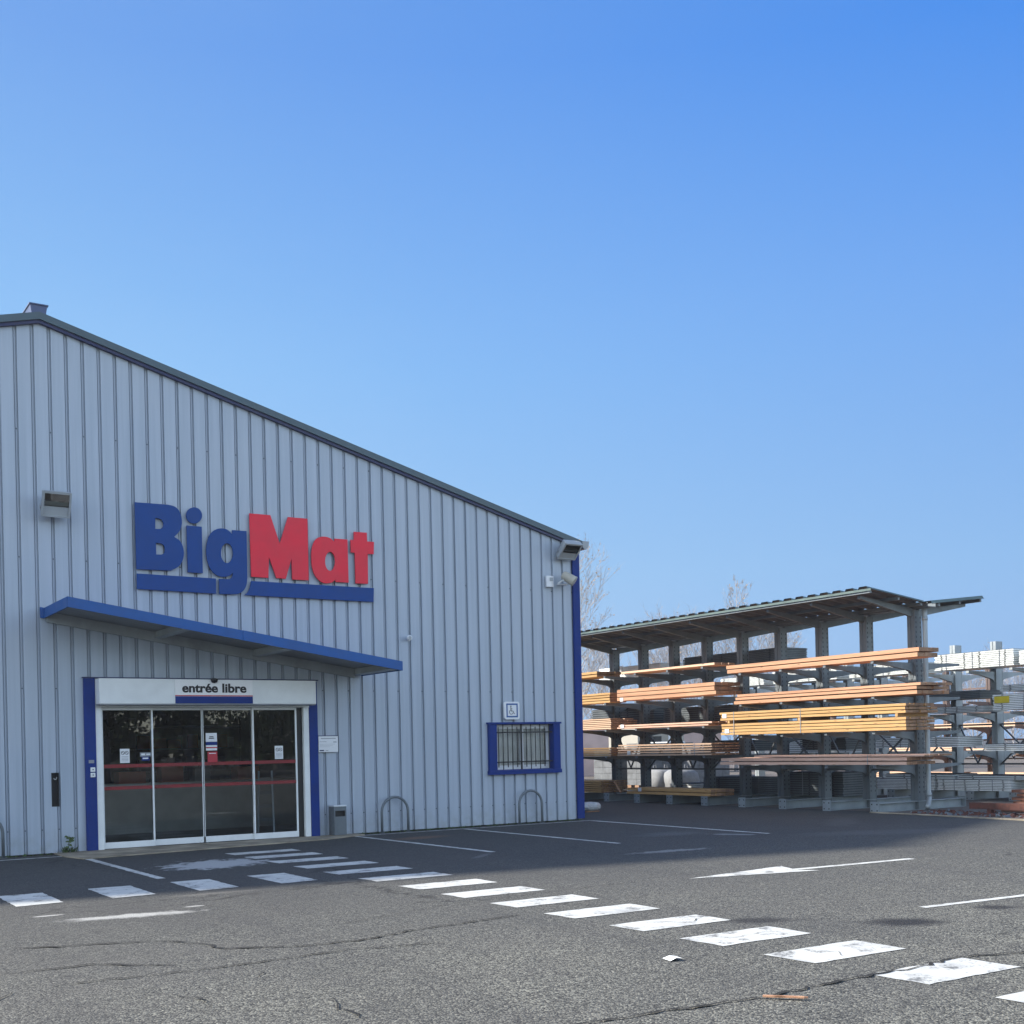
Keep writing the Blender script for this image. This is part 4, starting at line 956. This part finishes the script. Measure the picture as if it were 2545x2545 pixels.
# middle packs
timber(1.35, 4.82, X0, X0+.75, [(3.295,3.35,0,0,0)], 'pine_pale', 'single thin layer of pale boards, top shelf in the middle bays')
timber(1.38, 5.01, X0, X0+.9, [(2.61,2.695,-.06,.0,.0),(2.71,2.80,0,.01,.01),(2.815,2.90,.0,.02,.02)], 'pine', 'three thick layers of bright orange beams in the middle bays', board_w=.2, tagpos=[(4.85, 2.64)])
timber(1.50, 5.03, X0, X0+.8, [(1.89,1.93,.1,.0,0),(1.942,1.985,0,-.04,.02)], 'pine_pink', 'thin two layer pack of pinkish boards in the middle bays', tagpos=[(4.85, 1.95)])
timber(1.52, 5.03, X0, X0+.95, [(1.19+.062*k, 1.19+.062*k+.038, rb.uniform(-.02,.03) - (.9 if k < 2 else 0)*0, rb.uniform(-.03,.03), rb.uniform(0,.015)) for k in range(5)], 'pine_pale', 'five layers of thin grooved boards with a torn paper in the middle bays', tagpos=[(4.6, 1.27)], straps=(2.1,))
timber(1.57, 4.69, X0, X0+.8, [(.222,.29,0,0,0),(.305,.375,0,.0,.01)], 'pine_yellow', 'two layer yellowish pack on the rack feet in the middle bays', board_w=.15, tagpos=[(4.2, .34)])
# far packs, beside the store corner
timber(5.84, 8.6, X0, X0+.85, [(3.29,3.355,0,0,0),(3.37,3.435,0,0,0)], 'pine_yellow', 'two layer yellow pack on the top shelf behind the store corner', board_w=.15)
timber(5.31, 8.6, X0, X0+.6, rows(2.59, 4, .055, .013), 'pine_yellow', 'four layer yellow pack on the second shelf behind the store corner')
timber(5.32, 8.6, X0, X0+.9, rows(1.90, 6, .034, .014), 'pine_pale', 'six thin layers of pale boards behind the store corner')
timber(5.38, 8.6, X0, X0+.8, rows(1.19, 5, .034, .012), 'pine_yellow', 'five thin yellowish layers above the lowest pack behind the store corner')
timber(5.78, 8.6, X0, X0+.95, rows(.222, 6, .04, .014), 'pine_yellow', 'lowest pack behind the store corner with a loose slat leaning on it')
tag(MB().bar((5.2, 5.55, .52), (5.05, 5.1, .24), .05, .02).build('loose_slat', M['wood_end']), 'brown loose slat leaning against the lowest far pack', 'slat')

# steel sections stored on the far side of the rack and on the second rack
def purlins(y0, y1, x0, x1, z0, z1, n, mat, label, holes=(), straps=(), group='bundles of steel sections', rag=.02, name='steel_bundle', lab=None):
    t = thing(name, ((x0+x1)/2, (y0+y1)/2, z0), label, 'steel bundle', group)
    h = (z1-z0)/n; q = MB()
    for k in range(n):
        a = z0+k*h; e0 = rb.uniform(-rag, rag); e1 = rb.uniform(-rag, rag); dx = rb.uniform(0, .008)
        q.box(x0+dx, x1, y0+e0, y1+e1, a+.003, a+h*.80); q.box(x0+dx+.035, x1, y0+.03, y1-.03, a+h*.80, a+h+.003, 1 if h > .03 else 0)
        for hy in holes:
            for s_ in (0,):
                yy = y1-hy*(y1-y0)+rb.uniform(-.012, .012); q.box(x0-.004, x0-.001, yy-.022, yy+.022, a+h*.30, a+h*.62, 1)
    q.build('steel_sections', [M[mat], M['hole']], t)
    for s_ in straps:
        yy = y1-s_*(y1-y0); MB().box(x0-.008, x0-.0045, yy-.008, yy+.008, z0, z1+.004).build('strap', M['grey_print'], t)
    if lab:
        MB().box(x0-.010, x0-.006, y1-.42, y1-.04, z1-.20, z1-.05).build('paper_label', lab, t)
    return t
G1 = 'steel bundles on the far side of the timber rack'
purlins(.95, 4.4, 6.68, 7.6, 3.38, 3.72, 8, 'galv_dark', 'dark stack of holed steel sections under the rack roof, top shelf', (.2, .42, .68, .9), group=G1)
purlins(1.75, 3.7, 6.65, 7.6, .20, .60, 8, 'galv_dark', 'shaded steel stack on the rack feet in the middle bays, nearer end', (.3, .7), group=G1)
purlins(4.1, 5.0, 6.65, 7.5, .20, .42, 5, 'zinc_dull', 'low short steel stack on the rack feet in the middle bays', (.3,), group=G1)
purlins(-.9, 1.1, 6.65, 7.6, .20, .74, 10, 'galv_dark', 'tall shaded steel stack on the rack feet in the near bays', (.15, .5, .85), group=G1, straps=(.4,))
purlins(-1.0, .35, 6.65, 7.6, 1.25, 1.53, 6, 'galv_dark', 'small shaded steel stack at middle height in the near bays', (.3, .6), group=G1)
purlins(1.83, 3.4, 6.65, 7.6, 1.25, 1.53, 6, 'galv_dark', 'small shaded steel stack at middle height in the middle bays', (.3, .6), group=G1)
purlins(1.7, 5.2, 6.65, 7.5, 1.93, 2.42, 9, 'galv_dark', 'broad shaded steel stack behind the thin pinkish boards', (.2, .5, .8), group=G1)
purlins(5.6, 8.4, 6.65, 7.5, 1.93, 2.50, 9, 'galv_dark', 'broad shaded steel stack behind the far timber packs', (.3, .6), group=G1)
wr = thing('wrapped_bundle', (7.05, 6.2, 3.3), 'grey plastic wrapped bundle with a white label on the far top shelf', 'wrapped bundle')
q = MB(); q.box(6.66, 7.5, 5.3, 8.0, 3.31, 3.66); q.build('plastic_wrap', M['zinc_dull'], wr, bevel=.03)
MB().box(6.648, 6.655, 6.9, 7.15, 3.33, 3.68).build('paper_label', M['white_plain'], wr)

YC2 = [-5.15+1.13*k for k in range(11)]
rk2 = rack('steel_rack', (11.1, 0, 0), 'open galvanised cantilever rack of white steel sections behind the timber rack', YC2, 11.15, .15, .26, 3.75, 10.0, 12.3, lambda y: (1.13, 2.03, 3.02), M['galv_light'], M['galv_light'], holes=False, arm_t=.08)
G2 = 'bundles of white steel sections on the open rack'
H4 = (.09, .39, .58, .90)
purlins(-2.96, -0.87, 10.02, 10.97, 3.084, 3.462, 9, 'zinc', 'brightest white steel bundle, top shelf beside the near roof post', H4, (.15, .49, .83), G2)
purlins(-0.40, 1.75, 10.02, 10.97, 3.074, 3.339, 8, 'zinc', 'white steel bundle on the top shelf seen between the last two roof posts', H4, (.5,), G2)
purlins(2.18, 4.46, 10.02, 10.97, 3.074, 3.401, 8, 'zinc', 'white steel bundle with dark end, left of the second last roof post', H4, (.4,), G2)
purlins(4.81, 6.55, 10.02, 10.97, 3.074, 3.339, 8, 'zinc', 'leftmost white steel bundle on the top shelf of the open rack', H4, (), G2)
purlins(-5.30, -3.11, 10.02, 10.97, 3.084, 3.401, 9, 'zinc', 'white steel bundle cut by the right picture edge, top shelf', H4, (.3,), G2)
purlins(-2.14, -0.50, 10.02, 10.97, 2.062, 2.205, 4, 'zinc', 'thin bright white bundle at second height behind the downpipe', H4, (), G2)
purlins(-2.02, 0.62, 10.12, 10.97, 2.379, 2.573, 5, 'galv_dark', 'dark bundle of tubes lying above the thin white bundle', (), (), G2)
purlins(-5.00, -2.42, 10.02, 10.97, 2.082, 2.440, 9, 'zinc_dull', 'grey bundle with a yellow label near the right edge', H4[:1], (.3,), G2, lab=painted('yellow paper label', (.75, .58, .03), .7))
purlins(-5.10, -2.62, 10.02, 10.92, 2.501, 2.645, 4, 'zinc', 'white bundle lying on top of the yellow labelled grey bundle', (.1, .5), (), G2)
purlins(-1.47, 1.08, 10.02, 10.97, 1.245, 1.500, 6, 'zinc_dull', 'white bundle at waist height right of the near roof post', (.14, .45, .76), (.35,), G2)
purlins(-4.89, -2.16, 10.02, 10.97, 1.142, 1.306, 4, 'zinc_dull', 'flat grey bundle at waist height near the right edge', (.2, .6), (), G2)
purlins(1.65, 4.40, 10.02, 10.97, 1.142, 1.500, 7, 'zinc_dull', 'grey bundle at waist height behind the middle bays of the rack', H4, (), G2)
purlins(-2.85, -0.89, 9.99, 10.97, 0.222, 0.478, 7, 'zinc_dull', 'long bundle of seven white sections on the feet, right of the downpipe', H4, (.24, .76), G2)
purlins(-3.57, -1.37, 10.07, 10.97, 0.483, 0.580, 2, 'zinc', 'loose white lengths lying on the long bundle right of the downpipe', (.2, .7), (), G2)
purlins(-0.76, 1.19, 10.02, 10.97, 0.222, 0.478, 7, 'zinc_dull', 'seven section white bundle on the feet left of the downpipe', (.12, .6, .93), (), G2)
purlins(-1.32, 0.73, 10.04, 10.97, 0.483, 0.601, 2, 'zinc', 'bright loose white lengths lying left of the downpipe', (.3, .75), (), G2)
purlins(1.54, 3.89, 10.02, 10.97, 0.222, 0.478, 7, 'zinc_dull', 'white bundle on the feet behind the middle bays', H4, (), G2)
purlins(-5.71, -3.26, 10.02, 10.97, 0.222, 0.437, 6, 'zinc_dull', 'white bundle on the feet cut by the right picture edge', H4, (.5,), G2)

# low rusty beams and old timber at the right
rb_ = thing('rusty_beam', (5.6, -6.2, .0), 'long rusty red steel beam on short legs at the right edge', 'steel beam')
q = MB(); q.box(5.55, 5.68, -7.6, -4.94, .11, .23); q.build('beam', M['rust'], rb_)
for y in (-5.35, -6.3, -7.2): MB().box(5.57, 5.66, y-.04, y+.04, 0, .109).build('leg', M['rust'], rb_)
timber(-8.2, -5.2, 6.5, 7.3, [(.16+.075*k, .16+.075*k+.06, 0, rb.uniform(-.1, .1), rb.uniform(0, .04)) for k in range(4)], 'wood_dark', 'dark red brown stack of old timber above the rusty beam', group='old timber near the right edge', zend='wood_dark', board_w=.15)
timber(-7.9, -5.0, 6.45, 7.4, [(.02, .08, 0, 0, 0), (.09, .14, 0, .1, 0)], 'wood_dark', 'two lowest dark old planks lying on the earth by the rusty beam', group='old timber near the right edge', zend='wood_dark', board_w=.2)
db = MB(); r_ = random.Random(9)
for k in range(420):
    y = r_.uniform(-7.8, -3.9); x = r_.uniform(5.0, 5.5)+(y+3.9)*.02 + abs(r_.gauss(0, .3)); s_ = r_.uniform(.008, .04)
    c = Vector((x, y, s_*.5)); a_ = Vector((r_.gauss(0,1), r_.gauss(0,1), r_.gauss(0,.3))).normalized()*s_*r_.uniform(.7, 2.2); b_ = a_.orthogonal().normalized()*s_*.7; d_ = a_.cross(b_).normalized()*s_*.45
    db.obox(c, a_, b_, d_, 0 if r_.random() < .75 else 1)
tag(db.build('yard_debris', [M['rust'], M['galv_dark']]), 'scattered bark, rust and rubble on the earth below the rusty beam', 'debris', kind='stuff')
bg_ = thing('wrapped_parcel', (1.6, 1.95, 0), 'white plastic wrapped parcel on the ground just past the store corner', 'parcel')
r_ = random.Random(2); q = MB(); N = 9
ringz = []
for j in range(7):
    u_ = j/6; ringz.append([(1.55+.46*u_*1.0+0*u_ + r_.uniform(-.01,.01), 2.1+(.16+.03*math.sin(j*2))*math.cos(2*math.pi*k/14)*(.55+.45*math.sin(math.pi*(.12+.76*u_)))+r_.uniform(-.012,.012), .115+(.11)*max(-1, 1.0*math.sin(2*math.pi*k/14))*(.7+.3*math.sin(math.pi*u_))+r_.uniform(-.008,.008)) for k in range(14)])
for rg in ringz: q.v += rg
for j in range(6):
    for k in range(14): q.f.append((j*14+k, j*14+(k+1) % 14, (j+1)*14+(k+1) % 14, (j+1)*14+k)); q.m.append(0)
q.f += [tuple(range(14)), tuple(range(84, 98))]; q.m += [0, 0]
M['plastic'] = painted('white wrapping plastic', (.52, .56, .58), .35, var=.15, scale=12)
q.build('plastic_wrap', M['plastic'], bg_, smooth=False)
MB().box(1.60, 1.95, 1.98, 2.22, .0, .02).build('base_board', M['wood_end'], bg_)

# ------------------------------------------------------------------ yard behind: pallets of blocks, cabin, boundary wall
def camxy(d, px): return (-14.226+d*(.5493+.8356*(px-1272.5)/2950), -19.137+d*(.8356-.5493*(px-1272.5)/2950))
M['block'] = painted('grey concrete block', (.17, .18, .19), .9, var=.2, scale=5)
M['pink'] = painted('pale pink rendered wall', (.52, .40, .37), .9, var=.12, scale=1)
M['cabin'] = painted('cream site cabin cladding', (.36, .34, .29), .7, var=.1, scale=1)
M['bag'] = painted('white woven big bag', (.24, .25, .26), .8, var=.12, scale=8)
lab = ['wrapped pallet of grey blocks seen lowest left through the rack', 'wrapped pallet of grey blocks beside the cream cabin', 'grey block pallet in the third gap of the rack', 'grey block pallet with a plastic cover in the fourth gap', 'grey block pallet seen right of the plastic covered one', 'small grey block pallet in front of the pink wall']
for i, (px, d, h) in enumerate(((1528, 41, 1.35), (1570, 42, 1.25), (1612, 40, 1.45), (1668, 41, 1.5), (1722, 40, 1.3), (1760, 43, 1.2))):
    x, y = camxy(d, px); t = thing('block_pallet', (x, y, 0), lab[i], 'pallet', 'pallets of concrete blocks in the yard behind')
    for k in range(3): MB().box(x-.55, x+.55, y-.5+.4*k, y-.3+.4*k, 0.001, .11).build('pallet_runner', M['wood_end'], t)
    q = MB(); nz = int(h/.2)
    for a in range(nz):
        for b in range(3):
            for c in range(2): q.box(x-.55+.37*b, x-.55+.37*b+.36, y-.5+.5*c, y-.5+.5*c+.49, .112+.2*a, .112+.2*a+.192)
    q.build('concrete_blocks', M['block'], t)
    if i == 3: MB().box(x-.58, x+.2, y-.53, y+.53, .5, .2*nz+.14).build('plastic_cover', M['plastic'], t, bevel=.04)
for i, (px, d) in enumerate(((1640, 37), (1690, 36.5))):
    x, y = camxy(d, px); t = thing('bulk_bag', (x, y, 0), ['white bulk bag standing left of the fourth rack post', 'white bulk bag right of the fourth rack post'][i], 'bag', 'white bulk bags in the yard')
    q = MB(); r_ = random.Random(i+3); rr_ = []
    for j, (z, s_) in enumerate(((0, .40), (.12, .48), (.35, .50), (.58, .45), (.68, .30))):
        rr_ = [(x+s_*math.copysign(abs(math.cos(2*math.pi*k/16))**.6, math.cos(2*math.pi*k/16))+r_.uniform(-.02,.02), y+s_*math.copysign(abs(math.sin(2*math.pi*k/16))**.6, math.sin(2*math.pi*k/16)), z) for k in range(16)]
        q.v += rr_
    for j in range(4):
        for k in range(16): q.f.append((j*16+k, j*16+(k+1) % 16, (j+1)*16+(k+1) % 16, (j+1)*16+k)); q.m.append(0)
    q.f.append(tuple(range(64, 80))); q.m.append(0); q.build('bag_body', M['bag'], t, smooth=True)
    for sx in (-.3, .3): MB().tube([(x+sx, y, .6), (x+sx*.9, y, .80), (x+sx*.6, y, .82), (x+sx*.5, y, .62)], .015, 6).build('lifting_loop', M['bag'], t)
x, y = camxy(52, 1602); cb = thing('site_cabin', (x, y, 0), 'cream site cabin standing behind the block pallets', 'cabin')
MB().box(x-1.2, x+1.4, y-1, y+1, .15, 2.5).build('cabin_wall', M['cabin'], cb); MB().box(x-1.3, x+1.5, y-1.1, y+1.1, 2.501, 2.6).build('cabin_roof', M['galv'], cb)
MB().box(x-.5, x+.1, y-1.03, y-1.001, 1.1, 1.8).build('window', M['black'], cb); MB().box(x+.5, x+1.2, y-1.03, y-1.001, .16, 2.1).build('door', M['white'], cb)
MB().box(x-1.2, x+1.4, y-.9, y+.9, 0, .149).build('cabin_base', M['galv_dark'], cb)
a = Vector((*camxy(56, 1380), 0)); b = Vector((*camxy(60, 1790), 0)); dd = (b-a); dn = Vector((-dd.y, dd.x, 0)).normalized()*.1
pw = thing('boundary_wall', tuple(a), 'long pale pink boundary wall at the back of the yard', 'wall')
MB().obox((a+b)/2+Vector((0,0,1.15)), dd/2, dn, (0,0,1.15)).build('wall_body', M['pink'], pw); MB().obox((a+b)/2+Vector((0,0,2.335)), dd/2, dn*1.5, (0,0,.03)).build('wall_cap', M['block'], pw)

# third, further rack with brown uprights and pale planks
def lv3(y): return (.95, 1.75, 2.5)
rk3 = rack('far_rack', (17, 0, 0), 'brown framed rack of pale planks farthest right behind the steel rack', [-3.5+1.5*k for k in range(10)], 17.0, .14, .16, 3.5, 15.9, 18.1, lv3, painted('brown primed steel', (.12, .085, .075), .7), M['rust'], holes=False, arm_t=.07)
q = MB()
for z in (1.35, 2.15, 2.9, 3.3): q.box(17.1, 17.14, -3.5, 10.0, z, z+.05)
q.build('cross_rail', painted('brown rail', (.13, .09, .08), .7), rk3)
for i, (y0, y1, z, n) in enumerate(((-3.3, -.6, .96, 3), (-.1, 2.6, .96, 3), (3.0, 6.5, .96, 4), (-3.4, -.9, .2, 3), (-.4, 2.5, .2, 4), (3.0, 6.2, .2, 4), (-2.9, -.2, 1.76, 2), (1.0, 4.2, 1.76, 2), (5.0, 8, 1.76, 3))):
    timber(y0, y1, 15.95, 16.75, rows(z, n, .05), 'pine_pale', ['pale planks right end, waist height of the far brown rack', 'pale planks second from right, waist height of the far brown rack', 'pale planks left end, waist height of the far brown rack', 'pale planks right end, on the feet of the far brown rack', 'pale planks in the middle, on the feet of the far brown rack', 'pale planks left end, on the feet of the far brown rack', 'thin pale planks right end, upper arms of the far brown rack', 'thin pale planks in the middle, upper arms of the far brown rack', 'thicker pale planks left end, upper arms of the far brown rack'][i], board_w=.2, group='plank packs on the far brown rack')

# ------------------------------------------------------------------ trees
M['bark'] = painted('pale grey brown bark', (.40, .38, .38), .9, var=.25, scale=4)
M['dry_leaf'] = painted('yellow brown autumn leaf', (.30, .20, .09), .8, var=.4, scale=9)
M['hedge'] = painted('dark green foliage', (.035, .055, .03), .8, var=.5, scale=2)
def bare_tree(x, y, h, spread, seed, label, leaves=350, upsweep=.75, base=.12, start=.12, name='bare_tree', leafmat='dry_leaf', nb=46, cl=.03, grp='bare trees behind the yard'):
    r_ = random.Random(seed); t = thing(name, (x, y, 0), label, 'tree', grp)
    tr = MB(); cr = MB(); lf = MB(); tips = []
    def path(p, d, L, n, wob, up):
        pts = [p.copy()]; d = d.normalized()
        for k in range(n):
            d = (d + Vector((r_.gauss(0, wob), r_.gauss(0, wob), r_.gauss(0, wob*.6)+up))).normalized(); p = p + d*(L/n); pts.append(p.copy())
        return pts
    P = path(Vector((x, y, 0)), Vector((r_.uniform(-.03,.03), r_.uniform(-.03,.03), 1)), h*.97, 12, .025, .03)
    tr.tube(P, [base*(1-.93*(k/12)**.8)*(h/10) for k in range(13)], 8)
    def on(P, f_):
        k = min(len(P)-2, int(f_*(len(P)-1))); u_ = f_*(len(P)-1)-k; return P[k].lerp(P[k+1], u_)
    for i in range(nb):
        f_ = start + (1-start)*(i+r_.random())/nb*.97; p = on(P, f_); a_ = i*2.4+r_.uniform(-.4, .4)
        reach = spread*(math.sin(math.pi*min(1, (f_-start+.12)/(1.05-start+.12)))**.7)*r_.uniform(.7, 1.1)
        L = max(.35, reach*1.5); d = Vector((math.cos(a_), math.sin(a_), upsweep*r_.uniform(.8, 1.3)))
        B = path(p, d, L, 6, .08, .09); r0 = .020*(h/10)*(1.15-f_)*L**.5
        cr.tube(B, [r0*(1-.8*k/6) for k in range(7)], 4, cap=False)
        for j in range(int(5+L*3)):
            g = r_.uniform(.2, 1); q0 = on(B, g); dd_ = (B[-1]-B[0]).normalized()+Vector((r_.gauss(0,.55), r_.gauss(0,.55), r_.uniform(0,.7)))
            T = path(q0, dd_, L*r_.uniform(.25, .5), 4, .12, .08); cr.tube(T, [r0*.32*(1-.6*k/4)+.0035 for k in range(5)], 3, cap=False); tips.append(T)
            for kk in range(4):
                q1 = on(T, r_.uniform(.2, 1)); T2 = path(q1, (T[-1]-T[0]).normalized()+Vector((r_.gauss(0,.6), r_.gauss(0,.6), r_.uniform(0,.5))), L*r_.uniform(.1, .28), 2, .15, .05); cr.tube(T2, [.0045, .0035, .0025], 3, cap=False); tips.append(T2)
    tr.build('trunk', M['bark'], t, smooth=True, fix=False); cr.build('crown', M['bark'], t, fix=False)
    for k in range(leaves):
        T = r_.choice(tips); p = on(T, r_.uniform(.4, 1))+Vector((r_.gauss(0, cl), r_.gauss(0, cl), r_.gauss(0, cl))); s_ = r_.uniform(.03, .06)
        a_ = Vector((r_.gauss(0,1), r_.gauss(0,1), r_.gauss(0,1))).normalized(); b_ = a_.orthogonal().normalized()
        lf.quad(p-a_*s_, p-b_*s_*.7, p+a_*s_, p+b_*s_*.7)
    lf.build('leaves', M[leafmat], t, fix=False); return t
TR = [((60, 1446), 12.0, 1.7, 1, 'tallest bare tree rising just right of the store corner', 900),
      ((66, 1505), 7.2, 1.6, 12, 'low bare tree right behind the tallest one', 250),
      ((60, 1828), 9.9, 1.0, 2, 'slender bare tree sticking up above the middle of the rack roof', 380),
      ((63, 1700), 8.2, 1.7, 3, 'bare tree whose tip barely clears the rack roof', 300),
      ((60, 1755), 7.6, 1.6, 4, 'bare tree seen between the fourth and fifth roof posts', 300),
      ((58, 1890), 7.3, 1.7, 5, 'bare tree seen in the opening left of the sixth roof post', 350),
      ((62, 1950), 7.0, 1.4, 6, 'small bare tree above the dark steel stack', 350),
      ((64, 1640), 6.6, 1.5, 8, 'low bare tree seen in the third opening under the roof', 200),
      ((75, 2420), 5.0, 1.8, 9, 'low bare tree far right behind the racks', 200),
      ((72, 2520), 5.6, 1.8, 10, 'bare tree at the right picture edge behind the racks', 200)]
for (d, px), h, sp, sd, lb_, nl in TR:
    x, y = camxy(d, px); bare_tree(x, y, h, sp, sd, lb_, leaves=int(nl*1.6), nb=60)
# leafy trees and hedge across the road, behind the camera: they show only as reflections in the doors
def leafy(x, y, h, w_, seed, label, n=5200):
    r_ = random.Random(seed); t = thing('leafy_tree', (x, y, 0), label, 'tree', 'leafy trees across the road reflected in the doors')
    tr = MB(); tr.tube([(x, y, 0), (x+.1, y, h*.3), (x, y+.1, h*.6)], [.28, .2, .08], 8)
    cl_ = [(x+r_.gauss(0, w_*.45), y+r_.gauss(0, w_*.35), h*r_.uniform(.3, .9), w_*r_.uniform(.25, .5)) for k in range(16)]
    for c in cl_: tr.tube([(x, y, h*.35), c[:3]], [.09, .03], 5)
    tr.build('trunk', M['bark'], t, smooth=True, fix=False)
    q = MB()
    for k in range(n):
        c = r_.choice(cl_); v = Vector((r_.gauss(0,1), r_.gauss(0,1), r_.gauss(0,.8))).normalized()*c[3]*r_.uniform(.4, 1.05); p = Vector(c[:3])+v; s_ = r_.uniform(.10, .22)
        a_ = Vector((r_.gauss(0,1), r_.gauss(0,1), r_.gauss(0,1))).normalized(); b_ = a_.orthogonal().normalized(); q.quad(p-a_*s_, p-b_*s_*.6, p+a_*s_, p+b_*s_*.6)
    q.build('crown', M['hedge'], t, fix=False)
leafy(-2, -44, 9, 4.5, 7, 'tall leafy tree reflected at the far left of the doors'); leafy(2.5, -46, 10, 4.5, 1, 'tall leafy tree across the road reflected in the left doors'); leafy(9, -52, 9, 4, 2, 'tall leafy tree reflected in the middle doors'); leafy(24, -75, 6, 6, 3, 'low leafy tree reflected in the right door')

q = MB(); r_ = random.Random(21)
for k in range(9000):
    x = r_.uniform(-60, 110); hh = 5.2+1.6*math.sin(x*.21)+1.1*math.sin(x*.57+1)
    p = Vector((x, -95+r_.gauss(0, 1.2), hh*math.sqrt(r_.random()))); s_ = r_.uniform(.35, .8)
    a_ = Vector((r_.gauss(0,1), r_.gauss(0,.4), r_.gauss(0,1))).normalized(); b_ = a_.orthogonal().normalized(); q.quad(p-a_*s_, p-b_*s_*.8, p+a_*s_, p+b_*s_*.8)
tag(q.build('far_hedge', M['hedge'], fix=False), 'dark line of far bushes behind the viewer, reflected in the doors', 'hedge', kind='stuff')

# winter haze: one even volume round the whole scene
hz = MB().box(-75, 125, -112, 120, -1, 17).build('haze', bpy.data.materials.new('thin winter haze'))
hm = hz.data.materials[0]; hm.use_nodes = True; hm.node_tree.nodes.clear()
ho = hm.node_tree.nodes.new('ShaderNodeOutputMaterial'); hv = hm.node_tree.nodes.new('ShaderNodeVolumePrincipled')
hv.inputs['Color'].default_value = (.86, .91, 1, 1); hv.inputs['Density'].default_value = .0006; hv.inputs['Anisotropy'].default_value = .2
hm.node_tree.links.new(hv.outputs[0], ho.inputs['Volume']); tag(hz, kind='stuff')
